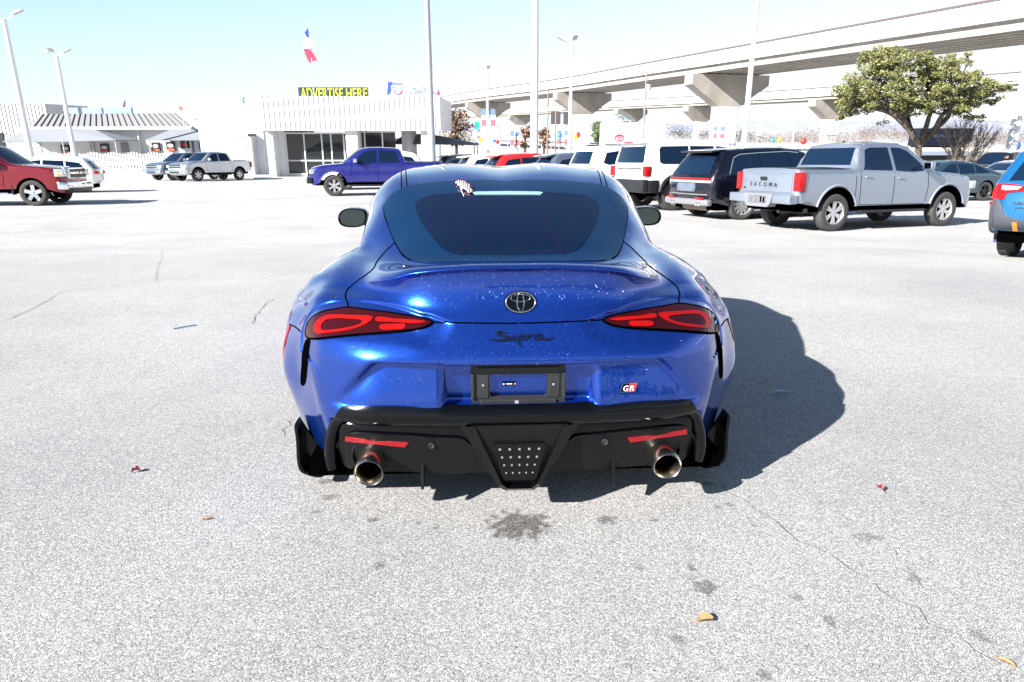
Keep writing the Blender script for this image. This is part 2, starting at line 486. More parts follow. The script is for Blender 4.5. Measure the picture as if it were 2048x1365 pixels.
def shell(name, poly, axis, m, off=0.006, depth=0.014, step=0.03, sign=1, holes=(), parent=car, label=None, both=False, dome=0.0):
    "a panel lying on the body: outline in 2d, projected onto the body, with a rim that goes down into it"
    objs = []
    for mir in ((0, 1) if both else (0,)):
        P2 = [((-x if mir and axis != 'x' else x), y) for x, y in poly]
        H2 = [[((-x if mir and axis != 'x' else x), y) for x, y in h] for h in holes]
        v2, f2 = fill2d(P2, step, H2)
        V = []; N = []
        for p in v2:
            q, n = drop_on(p, axis, off, -sign if (mir and axis == 'x') else sign)
            V.append(q); N.append(n)
        F = list(f2)
        cnt = {}
        for f in F:
            for k in range(len(f)):
                e = (f[k], f[(k + 1) % len(f)]); cnt[tuple(sorted(e))] = cnt.get(tuple(sorted(e)), []) + [e]
        bd = [e[0] for e in cnt.values() if len(e) == 1]
        mp = {}
        for a, b in bd:
            for q in (a, b):
                if q not in mp:
                    mp[q] = len(V); V.append(V[q] - N[q] * depth)
            F.append((a, mp[a], mp[b], b))
        o = mesh(name, V, F, m, parent, True)
        bm = bmesh.new(); bm.from_mesh(o.data); bmesh.ops.recalc_face_normals(bm, faces=bm.faces)
        for e in bm.edges:
            if len(e.link_faces) == 2 and e.calc_face_angle(0) > R(50): e.smooth = False
        bm.to_mesh(o.data); bm.free()
        if label: o['label'] = label
        objs.append(o)
    return objs
def px_poly(pts, axis, seg=4, closed=True):
    Q = [hit(*p) for p in pts]
    Q = crom(Q, seg, closed) if seg > 1 else Q
    return [(abs(p.x) if axis != 'x' else p.y, p.z if axis != 'z' else p.y) for p in Q]
def mirror_poly(pts, axis, seg=5):
    "left half outline from the top centre round to the bottom centre, mirrored into a closed loop"
    Q = [hit(*p) for p in pts]
    Q[0].x = 0; Q[-1].x = 0
    Q = crom(Q, seg)
    L = [(abs(p.x), p.z if axis == 'y' else p.y) for p in Q]
    return L + [(-a, b) for a, b in reversed(L[1:-1])]
def seam(name, paths, r=0.0035, m=dark_void, off=-0.001, both=True, parent=car):
    for path in paths:
        Q = crom([hit(*p) for p in path], 5)
        for sgn in ((1, -1) if both else (1,)):
            pts = [BVH.find_nearest(Vector((q.x * sgn, q.y, q.z)))[0] for q in Q]
            MB().tube(pts, r, 6).build(name, m, parent, True)

# rear window
gl = mirror_poly([(1030,363),(979,362),(916,363),(860,367),(816,373),(803,379),(783,392),(770,408),(769,424),(777,450),(791,485),(807,510),(821,520),(847,525),(910,525),(1035,524)], 'z')
frit = mat('black_glass_border', (0.002, 0.016, 0.05), rough=0.08)
rw = shell('rear_window', gl, 'z', frit, off=0.005, depth=0.03, step=0.04)[0]
gi = mirror_poly([(1030,388),(979,388),(916,389),(863,394),(840,402),(832,409),(831,418),(838,436),(860,471),(890,502),(915,511),(1035,512)], 'z')
inner = shell('pane', gi, 'z', car_glass, off=0.0075, depth=0.002, step=0.06, parent=rw)[0]
# heating wires
mb = MB()
for k in range(26):
    y = 0.50 + 0.030 * k
    xs = [abs(a) for a, b in gi if abs(b - y) < 0.03]
    if not xs: continue
    w = max(xs) - 0.01
    pts = [drop_on((-w + 2 * w * t / 24, y), 'z', 0.0082)[0] for t in range(25)]
    mb.tube(pts, 0.0003, 4)
for sx in (-.20, .20):
    mb.tube([drop_on((sx * (0.55 + .55 * t / 9), 1.19 - .70 * t / 9), 'z', 0.0085)[0] for t in range(10)], 0.001, 4)
mb.build('heating_wire', mat('heating_wire', (0.022, 0.008, 0.03), rough=0.5, spec=.2), rw)
# third brake light
bl = px_poly([(948,388),(1084,388),(1082,393.5),(951,393.5)], 'z', 1)
Q = [hit(*p) for p in [(946,389.5),(952,388),(1016,387),(1079,388),(1086,389.5),(1081,393),(1016,392.5),(952,393)]]
shell('brake_light', [(q.x, q.y) for q in Q], 'z', mat('pale_lens', (0.22, 0.36, 0.44), rough=0.25), off=0.012, depth=0.008, step=0.04)
# black gap round the glass and other shut lines
seam('panel_gap', [
 [(803,380),(783,393),(769,409),(768,425),(776,451),(790,486),(806,511),(821,521.5)],
 [(790,486),(770,504),(755,522),(742,542),(715,562),(697,577),(691,592),(695,606),(697,614)],
 [(803,378),(803,360),(803,344)],
 [(814,373),(813,360),(812,341)],
 [(866,644),(900,645.5),(960,646.5),(1035,647)],
 [(579,649),(590,654),(601,664)],
], r=0.0032)
# bright edge strips where the double-bubble roof meets the glass
# tail lamps ------------------------------------------------------
LENS = [(613,668),(616,650),(626,636),(645,626),(668,621),(697,617),(730,621),(770,626),(820,633),(850,638),(865,645),(855,653),(830,660),(790,665),(740,669),(690,673),(650,677),(625,678),(617,676)]
lens_dark = mat('smoked_red_lens', (0.026, 0.0007, 0.0012), rough=0.05, spec=0.5)
lens_red = mat('bright_red_lens', (0.27, 0.003, 0.0015), rough=0.15, spec=0.4)
lp = px_poly(LENS, 'y', 3)
lamps = shell('tail_lamp', lp, 'y', lens_dark, off=0.006, depth=0.03, step=0.025, both=True)
RING_O = [(632,664),(630,655),(637,643),(652,634),(670,632),(700,633),(748,637),(737,648),(720,656),(690,664),(655,668),(638,669)]
RING_I = [(645,660),(645,652),(655,642),(672,639),(700,640),(727,644),(722,650),(700,657),(665,662),(650,663)]
ro = px_poly(RING_O, 'y', 3); ri = px_poly(RING_I, 'y', 3)
BAR1 = [(755,637),(790,640),(835,642),(852,645),(835,648),(790,646),(752,643)]
BAR2 = [(763,652),(790,650),(812,651),(808,659),(790,661),(765,661),(760,657)]
for k, lamp in enumerate(lamps):
    s = -1 if k == 0 else 1
    def put(name, poly, off, holes=()):
        o = shell(name, [(s * x, y) for x, y in poly], 'y', lens_red, off=off, depth=0.002, step=0.02, holes=[[(s * x, y) for x, y in h] for h in holes], parent=lamp)[0]
    put('light_ring', ro, 0.0085, [ri])
    put('light_bar', px_poly(BAR1, 'y', 3), 0.0085)
    put('light_bar', px_poly(BAR2, 'y', 3), 0.0085)
for s in (-1, 1):
    pts = [drop_on((s * x, z), 'y', .004)[0] for x, z in lp + lp[:1]]
    MB().tube(pts, .0045, 6).build('lamp_gap', dark_void, car, True)
# shell() mirrors x for its own copy, so flip the first lamp's outline to the left
# black lower bumper ----------------------------------------------
LOW = [(1036,813),(900,812),(780,812),(700,812),(684,817),(672,835),(660,862),(652,895),(650,925),(655,943),(668,944),(700,930),(760,938),(840,938),(930,940),(1036,940)]
lb = mirror_poly(LOW, 'y')
low = shell('lower_bumper', lb, 'y', gloss_black, off=0.010, depth=0.03, step=0.016)[0]
INN = [(678,925),(677,900),(682,882),(695,868),(715,862),(800,866),(880,871),(925,874),(938,882),(958,905),(978,935),(990,950),(960,948),(900,942),(840,940),(790,938),(770,934),(757,915),(735,908),(716,915),(706,934),(690,934)]
ip = px_poly(INN, 'y', 2)
for s in (-1, 1):
    o = shell('bumper_insert', [(s * x, z) for x, z in ip], 'y', satin_black, off=0.016, depth=0.002, step=0.02, parent=low)[0]
    pts = [drop_on((s * x, z), 'y', 0.018)[0] for x, z in px_poly([(678,935),(677,900),(682,882),(695,868),(715,862),(800,866),(880,871),(925,874),(938,882)], 'y', 4, False)]
    MB().tube(pts, 0.004, 6).build('moulding', gloss_black, low, True)
    rp = px_poly([(696,869),(818,880),(812,889),(695,878)], 'y', 1)
    shell('reflector', [(s * x, z) for x, z in rp], 'y', mat('reflector_red', (0.25, 0.003, 0.008), rough=0.3, bump=0.6, bscale=200), off=0.022, depth=0.01, step=0.02, parent=low)
    q = drop_on((s * abs(hit(864, 885).x), hit(864, 885).z), 'y', 0.021)[0]
    M = Matrix.Translation(q) @ Matrix.Rotation(R(90), 4, 'Z')
    MB().lathe([(0.0, -.002), (.008, -.002), (.009, -.006), (.012, -.006), (.013, 0)], 16, M).build('parking_sensor', mat('sensor', (.03, .03, .035), rough=.3), low, True)
    # upright fin
    p = hit(845, 925); p.x = s * abs(p.x)
    MB().prism([(p.y - .055, .125), (p.y - .045, .118), (p.y + .05, .15), (p.y + .05, .27), (p.y - .005, .25)], p.x - .006, p.x + .006, 'x').build('fin', satin_black, low)
# centre box with the reversing lamp
def yb(z): return -0.055 + (z - 0.13) * -0.05
fr = MB()
outer = [(-.232,.408),(-.085,.155),(-.055,.137),(.055,.137),(.085,.155),(.232,.408)]
innr = [(-.172,.408),(-.070,.178),(-.045,.158),(.045,.158),(.070,.178),(.172,.408)]
for i in range(5):
    a, b, c, d = outer[i], outer[i + 1], innr[i + 1], innr[i]
    V = []
    for (x, z), y in ((a, -.035), (b, -.035), (c, -.06), (d, -.06), (a, .1), (b, .1), (c, .1), (d, .1)):
        V.append((x, y + (0.03 if z > .3 else 0), z))
    fr.add(V, [(0, 1, 2, 3), (0, 4, 5, 1), (3, 2, 6, 7)])
fr.build('diffuser_frame', gloss_black, low, True, R(30))
MB().prism([(-.19,.412),(-.062,.165),(.062,.165),(.19,.412)], -.022, .08).build('diffuser_core', satin_black, low)
lampp = [(-.103,.333),(-.098,.341),(.098,.341),(.103,.333),(.066,.190),(.058,.184),(-.058,.184),(-.066,.190)]
rl = MB().prism(lampp, -.038, -.02).build('reversing_lamp', mat('dark_lens', (.003, .0035, .004), rough=.15, spec=.3), low)
mb = MB()
for i in range(4):
    z = .318 - .034 * i
    for j in range(5):
        MB().ball(((j - 2) * (.038 - .004 * i), -.038, z), .0056 - .0005 * i, 8, (1, .6, 1)).build('light_diode', mat('diode', (.16, .18, .19), rough=.12), rl, True)
# exhaust tips
for s in (-1, 1):
    M = Matrix.Translation((s * .588, .02, .232)) @ Matrix.Rotation(R(90), 4, 'Z') @ Matrix.Rotation(R(-4), 4, 'Y')
    ex = MB().lathe([(.045, .20), (.056, .18), (.058, .0), (.0575, -.055), (.054, -.060), (.0475, -.052), (.046, .05), (.045, .16)], 32, M).build('exhaust_tip', steel, car, True, R(60))
    MB().lathe([(.0455, .02), (.0, .021)], 24, M).build('bore', dark_void, ex)
    cx = s * .588
    MB().lathe([(.075, .03), (.085, -.0), (.079, -.004), (.068, .02), (.06, .12)], 24, Matrix.Translation((cx, .07, .25)) @ Matrix.Rotation(R(90), 4, 'Z')).build('exhaust_surround', satin_black, car, True)
# outer air deflectors behind the wheels
def pix_at(px, py, yc):
    d = CARI.to_3x3() @ ray(px, py); t = (yc - CAMC.y) / d.y; return CAMC + d * t
dl = [pix_at(px, py, .34) for px, py in ((597,836),(600,868),(603,915),(608,928),(618,934),(650,940),(660,915),(652,898),(632,884),(612,858))]
dl = [(-p.x, p.z) for p in dl]; dl = [(p.x, p.y) for p in crom([Vector((a, b, 0)) for a, b in dl], 3, True)]
for s in (-1, 1):
    v = MB().prism([(s * x, z) for x, z in dl], .34, .355)
    rimp = dl[:16]
    for i in range(15):
        (xa, za), (xb, zb) = rimp[i], rimp[i + 1]
        v.add([(s * xa, .27, za), (s * xb, .27, zb), (s * xb, .345, zb), (s * xa, .345, za), (s * (xa - .012), .27, za + .006), (s * (xb - .012), .27, zb + .008), (s * (xb - .012), .345, zb + .008), (s * (xa - .012), .345, za + .006)], [(0, 1, 2, 3), (4, 7, 6, 5), (0, 4, 5, 1)])
    v.build('air_deflector', gloss_black, car)
    leg = [pix_at(px, py, yy) for px, py, yy in ((690,832,.06),(673,846,.085),(664,872,.095),(660,900,.095),(660,925,.095),(664,940,.095))]
    MB().tube([Vector((-s * q.x, q.y + .012, q.z)) for q in crom(leg, 4)], [.020 + .006 * math.sin(i / 20 * math.pi) for i in range(21)], 12).build('bumper_corner', gloss_black, low, True)
# corner air slots
for s in (-1, 1):
    sp = px_poly([(612,681),(620,681),(618,700),(615,730),(611,765),(605,772),(602,765),(604,730),(607,700)], 'y', 3)
    shell('air_slot', [(s * x, z) for x, z in sp], 'y', dark_void, off=0.003, depth=0.004, step=0.015)
    mk = [(s * x, z) for x, z in sp]
# side marker lamps
for s in (-1, 1):
    shell('side_marker', [(.535, .66), (.56, .67), (.562, .60), (.552, .50), (.535, .49), (.53, .58)], 'x', lens_red, off=.004, depth=.006, step=.02, sign=s)
# side windows
for s in (-1, 1):
    shell('side_window', [(1.50,.945),(1.56,1.0),(1.75,1.10),(2.1,1.17),(2.45,1.13),(2.75,1.0),(2.95,.905),(2.5,.905),(2.0,.91),(1.6,.925)], 'x', gloss_black, off=.003, depth=.01, step=.07, sign=s)
shell('windscreen', [(-.52,2.52),(0,2.50),(.52,2.52),(.60,2.8),(.64,3.08),(0,3.14),(-.64,3.08),(-.60,2.8)], 'z', car_glass, off=.003, depth=.01, step=.1)
# door mirrors
for s in (-1, 1):
    o1 = [hit(1, 1)] if False else None
    ol = [(.862,1.012),(.878,1.024),(.975,1.030),(1.018,1.012),(1.036,.978),(1.030,.940),(1.0,.918),(.90,.918),(.868,.94),(.857,.97)]
    ol = [(p.x, p.y) for p in crom([Vector((a, b, 0)) for a, b in ol], 4, True)]
    cx = sum(a for a, b in ol) / len(ol); cz = sum(b for a, b in ol) / len(ol)
    V = []; F = []; n = len(ol)
    for (k, y) in ((.86, 1.972), (.95, 1.955), (1.0, 1.965), (1.02, 2.0), (.97, 2.06), (.75, 2.12), (.35, 2.15)):
        for a, b in ol: V.append((s * (cx + (a - cx) * k), y, cz + (b - cz) * k))
    for i in range(6):
        for k in range(n): F.append((i * n + k, i * n + (k + 1) % n, (i + 1) * n + (k + 1) % n, (i + 1) * n + k))
    F.append(tuple(range(6 * n, 7 * n)))
    mb = MB(); mb.add(V, F)
    mb.tube([(s * .90, 2.03, .945), (s * .85, 2.06, .915), (s * .80, 2.08, .90)], [.022, .018, .022], 8)
    mo = mb.build('door_mirror', gloss_black, car, True, R(50))
    V = [(s * (cx + (a - cx) * .86), 1.971, cz + (b - cz) * .86) for a, b in ol]
    mesh('mirror_glass', V, [tuple(range(n))], mat('mirror', (.10, .125, .125), rough=.02, metal=1), mo)
# underbody, wheel wells
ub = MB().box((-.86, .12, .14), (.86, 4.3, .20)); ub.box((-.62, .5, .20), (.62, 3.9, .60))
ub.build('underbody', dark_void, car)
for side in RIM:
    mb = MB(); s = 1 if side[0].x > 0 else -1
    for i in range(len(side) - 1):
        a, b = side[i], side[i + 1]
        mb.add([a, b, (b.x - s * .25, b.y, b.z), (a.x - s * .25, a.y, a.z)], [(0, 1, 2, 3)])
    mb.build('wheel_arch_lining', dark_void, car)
def wheel(parent, x, y, z, r, w, side, spokes=10, rimcol=None, name='wheel', rr=0.66, twin=False, tyre=rubber, tread=False):
    "tyre, rim with spokes; the outside faces the way of side"
    M = Matrix.Translation((x, y, z)) @ (Matrix.Identity(4) if side > 0 else Matrix.Rotation(math.pi, 4, 'Z'))
    h = w / 2; q = r * rr
    we = empty(name, (0, 0, 0)); we.parent = parent
    mt = MB(); mt.lathe([(q, h * .75), (q + .02, h * .92), (r * .90, h * 1.0), (r * .965, h * .9), (r * .995, h * .62), (r, 0), (r * .995, -h * .62), (r * .965, -h * .9), (r * .9, -h), (q, -h * .8)], 40, M)
    if tread:
        for k in range(40):
            a = 2 * math.pi * k / 40
            mt.box((-h * .8, -.018, r * .985), (h * .8, .018, r * 1.02), M @ Matrix.Rotation(a, 4, 'X'))
    mt.build('tyre', tyre, we, True, R(40))
    mr = MB(); mr.lathe([(q, h * .78), (q * .97, h * .86), (q * .93, h * .74), (q * .90, h * .2), (q * .9, -h * .7), (q, -h * .8)], 40, M)
    for k in range(spokes):
        for dd in ((-.07, .07) if twin else (0,)):
            a = 2 * math.pi * k / spokes + dd * 2
            sw = q * (.20 if spokes < 7 else .12) * (.42 if twin else 1)
            P = M @ Matrix.Rotation(a, 4, 'X')
            V = [P @ Vector(p) for p in ((h * .62, -sw * 1.1, q * .12), (h * .62, sw * 1.1, q * .12), (h * .74, sw, q * .95), (h * .74, -sw, q * .95), (h * .35, -sw * 1.1, q * .12), (h * .35, sw * 1.1, q * .12), (h * .5, sw, q * .95), (h * .5, -sw, q * .95))]
            mr.add(V, [(0, 1, 2, 3), (4, 7, 6, 5), (0, 3, 7, 4), (1, 5, 6, 2)])
    mr.lathe([(0, h * .72), (q * .14, h * .70), (q * .22, h * .6), (q * .22, h * .3)], 16, M)
    mr.build('rim', rimcol, we, True, R(35))
    MB().lathe([(q * .88, h * .1), (q * .3, h * .1), (0, h * .12)], 24, M).build('brake_disc', dark_void, we)
    return we
dark_rim = mat('dark_rim', (.03, .03, .035), rough=.3, metal=.6)
for s in (-1, 1):
    wheel(car, s * .90, .95, .345, .345, .26, s, 10, dark_rim)
    wheel(car, s * .88, 3.45, .345, .345, .25, s, 10, dark_rim)
# badge
bp = hit(1041, 605); bn = drop_on((bp.x, bp.z), 'y')[1]
BM = Matrix.Translation(bp + bn * .006) @ bn.to_track_quat('Z', 'Y').to_matrix().to_4x4()
def ellipse_ring(cx, cy, a, b, w, z0=0, z1=.006, n=40, tilt=0):
    V = []; F = []
    for k in range(n):
        t = 2 * math.pi * k / n
        for (dw, z) in ((0, z0), (0, z1 * .6), (w * .5, z1), (w, z1 * .6), (w, z0)):
            V.append(Vector((cx + (a - dw) * math.cos(t), cy + (b - dw) * math.sin(t), z)))
    for k in range(n):
        for j in range(4):
            a_ = k * 5 + j; b_ = ((k + 1) % n) * 5 + j
            F.append((a_, b_, b_ + 1, a_ + 1))
    return V, F
bw = abs(hit(1074, 605).x - hit(1008, 605).x) / 2; bh = bw * .70
# which way is up on the badge
em = MB()
V, F = ellipse_ring(0, 0, bw * .985, bh * .985, .0022, 0, .0015); em.add(V, F)
emb = em
base = MB(); base.add([Vector((bw * math.cos(t * math.pi / 20), bh * math.sin(t * math.pi / 20), z)) for z in (-.01, 0) for t in range(40)], [tuple(range(40, 80))] + [(i, (i + 1) % 40, (i + 1) % 40 + 40, i + 40) for i in range(40)])
def place(mb, M): mb.v = [tuple(M @ Vector(v)) for v in mb.v]; return mb
badge = place(base, BM).build('emblem', gloss_black, car)
dchrome = mat('smoked_chrome', (.45, .48, .52), rough=.15, metal=1)
rg = MB()
for (cx, cy, a, b, w) in ((0, 0, bw * .93, bh * .93, .005), (0, bh * .36, bw * .62, bh * .36, .0035), (0, 0, bw * .235, bh * .86, .0035)):
    V, F = ellipse_ring(cx, cy, a, b, w, 0, .004); rg.add(V, F)
place(rg, BM).build('emblem_ring', dchrome, badge, True)
# script lettering, drawn as strokes
def stroke_mesh(strokes, w, M, th=.004):
    mb = MB()
    for pts in strokes:
        P = crom([Vector((x, y, 0)) for x, y in pts], 5)
        V = []; F = []; n = len(P)
        for i, p in enumerate(P):
            t = (P[min(i + 1, n - 1)] - P[max(i - 1, 0)]).normalized()
            k = min(1, i / (n * .25) + .35, (n - 1 - i) / (n * .25) + .35)
            nn = Vector((-t.y, t.x, 0)) * w * k * (.5 + .45 * abs(t.x))
            V += [p + nn, p - nn, p + nn + Vector((0, 0, th)), p - nn + Vector((0, 0, th))]
        for i in range(n - 1):
            a = 4 * i; F += [(a + 2, a + 3, a + 7, a + 6), (a, a + 2, a + 6, a + 4), (a + 1, a + 5, a + 7, a + 3)]
        mb.add(V, F)
    return place(mb, M)
ST = [[(-64,-2),(-52,-3.5),(-40,-4),(-31,-3),(-27,0),(-30,3.5),(-40,6),(-47,9),(-46,13),(-38,13.5),(-29,11)],
      [(-24,6),(-26,0),(-24,-3.5),(-19,-3),(-14,5)],[(-13,6),(-15,-1),(-12,-3.5),(-8,-2)],
      [(-3,7),(-5,-2),(-5,-10),(-1,-17)],[(-4,1),(1,5),(7,5.5),(10,2),(7,-2.5),(0,-3.5)],
      [(16,7),(14.5,0),(14,-4)],[(15,1),(19,5),(25,6)],
      [(45,5),(37,6.5),(30,3),(28,-1),(31,-3.8),(37,-3),(44,3)],[(46,6),(44.5,0),(47,-3.5),(55,-3.5),(66,-1)]]
lp_ = hit(1041, 677); ln = drop_on((lp_.x, lp_.z), 'y')[1]
sc = abs(hit(1104, 677).x - hit(976, 677).x) / 130
LM = Matrix.Translation(lp_ + ln * .002) @ ln.to_track_quat('Z', 'Y').to_matrix().to_4x4() @ Matrix.Scale(sc, 4)
stroke_mesh(ST, 2.1, LM, 4 / 1.0).build('lettering', mat('letter_black', (.004, .004, .005), rough=.15, coat=.5), car)
# GR badge
gp = hit(1254, 775); gn = drop_on((gp.x, gp.z), 'y')[1]
gw = abs(hit(1271, 775).x - hit(1237, 775).x) / 2; gh = gw * .52; sk = gh * .35
GM = Matrix.Translation(gp + gn * .009) @ gn.to_track_quat('Z', 'Y').to_matrix().to_4x4()
gb = place(MB().prism([(-gw - 0, -gh), (gw - sk, -gh), (gw + sk, gh), (-gw + 2 * sk, gh)], 0, .003, 'z'), GM).build('grade_badge', chrome, car)
place(MB().prism([(-gw * .93, -gh * .88), (-sk * .3, -gh * .88), (sk * 1.2, gh * .88), (-gw * .9 + 2 * sk, gh * .88)], .003, .004, 'z'), GM).build('badge_field', gloss_black, gb)
place(MB().prism([(sk * .0, -gh * .88), (gw * .93 - sk, -gh * .88), (gw * .93 + sk * .9, gh * .88), (sk * 1.5, gh * .88)], .003, .004, 'z'), GM).build('badge_field', mat('badge_red', (.7, .02, .03), rough=.3), gb)
v, f = text_mesh('GR', gh * 1.7, .25, .0006, 1.3)
place(MB().add([(p.x, p.y - gh * .22, p.z + .0048) for p in v], f), GM).build('badge_letters', mat('badge_white', (.8, .8, .8), rough=.3), gb)
# number plate holder
hp = hit(1040, 768)
yp = drop_on((0, .58), 'y')[0].y
pc = hit(1039, 768); HW = .185; HH = .086; px0 = 0.0; pz = pc.z
def rr_(cx, cz, w, h, r, n=4):
    out = []
    for (sx, sz, a0) in ((1, 1, 0), (-1, 1, 90), (-1, -1, 180), (1, -1, 270)):
        for k in range(n + 1):
            a = R(a0 + 90 * k / n); out.append((cx + sx * (w - r) + r * math.cos(a), cz + sz * (h - r) + r * math.sin(a)))
    return out
PO = rr_(0, pz, HW, HH, .02); PI_ = rr_(0, pz + .002, .112, .047, .012)
v2, f2 = fill2d(PO, .05, [PI_])
V = [(p.x, yp - .022, p.y) for p in v2] + [(p.x, yp - .004, p.y) for p in v2]; k = len(v2)
F = list(f2)
cnt = {}
for f in f2:
    for i in range(len(f)):
        e = tuple(sorted((f[i], f[(i + 1) % len(f)]))); cnt[e] = cnt.get(e, 0) + 1
F += [(a, b, b + k, a + k) for (a, b), c in cnt.items() if c == 1]
pm = mat('holder_black', (.018, .019, .021), rough=.45, noise=.3, nscale=20)
hold = mesh('plate_holder', V, F, pm, car)
mb = MB()
for sx in (-1, 1):
    mb.box((sx * HW - .012 * (sx > 0), yp - .034, pz - .05), (sx * HW + .012 * (sx < 0), yp - .02, pz + .055), None, .003)
    mb.box((sx * .14 - .022, yp - .026, pz - .048), (sx * .14 + .022, yp - .0215, pz + .05), None, .002)
mb.box((-.16, yp - .030, pz + .058), (.16, yp - .021, pz + .080), None, .003)
mb.box((-.15, yp - .030, pz - .082), (.15, yp - .021, pz - .056), None, .003)
mb.build('holder_rib', pm, hold)
for sx in (-1, 1):
    MB().ball((sx * .138, yp - .027, pz + .005), .0065, 10, (1, .6, 1)).build('screw', chrome, hold, True)
MB().box((-.012 - .003, yp - .0315, pz - .070), (.0, yp - .030, pz - .058)).build('holder_mark', mat('mark_grey', (.25, .25, .25)), hold)
st = MB().box((-.063, yp - .006, pz - .004), (-.009, yp - .002, pz + .010), None, .001).build('sticker', gloss_black, car)
wh = mat('sticker_white', (.8, .8, .8))
MB().box((-.060, yp - .0075, pz + .0005), (-.055, yp - .006, pz + .0055)).box((-.047, yp - .0075, pz + .002), (-.024, yp - .006, pz + .0045)).box((-.014, yp - .0075, pz + .0005), (-.012, yp - .006, pz + .0065)).build('sticker_mark', wh, st)
# shark-fin and water
rnd = random.Random(3)
mb = MB()
def drop(px, py, r):
    d = (CARI.to_3x3() @ ray(px, py)).normalized()
    h = BVH.ray_cast(CAMC, d)
    if h[0] is None or abs(h[0].y) > 2.3: return
    n = h[1]
    if n.dot(d) > 0: n = -n
    q = n.to_track_quat('Z', 'Y').to_matrix()
    V = []
    for k in range(6):
        a = k * math.pi / 3 + rnd.random(); V.append(h[0] + q @ Vector((r * math.cos(a), r * math.sin(a), -.0003)))
    for k in range(6):
        a = k * math.pi / 3; V.append(h[0] + q @ Vector((r * .7 * math.cos(a), r * .7 * math.sin(a), r * .55)))
    V.append(h[0] + n * r * .8)
    mb.add(V, [(k, (k + 1) % 6, (k + 1) % 6 + 6, k + 6) for k in range(6)] + [(k + 6, (k + 1) % 6 + 6, 12) for k in range(6)])
for k in range(4200):
    if k < 3300:
        px = rnd.gauss(1010, 190); py = rnd.gauss(700, 90)
        if not (600 < px < 1440 and 545 < py < 880): continue
    else:
        px = rnd.uniform(620, 1420); py = rnd.uniform(335, 600)
    r = rnd.choice((.0006, .0007, .0009, .0011, .0015)) * rnd.uniform(.8, 1.2)
    if py < 600: r *= 1.5
    drop(px, py, r)
mb.build('water_drop', mat('water', (.70, .72, .74), rough=.06, metal=1.0), car, True, label='scattered drops of water', kind='stuff')
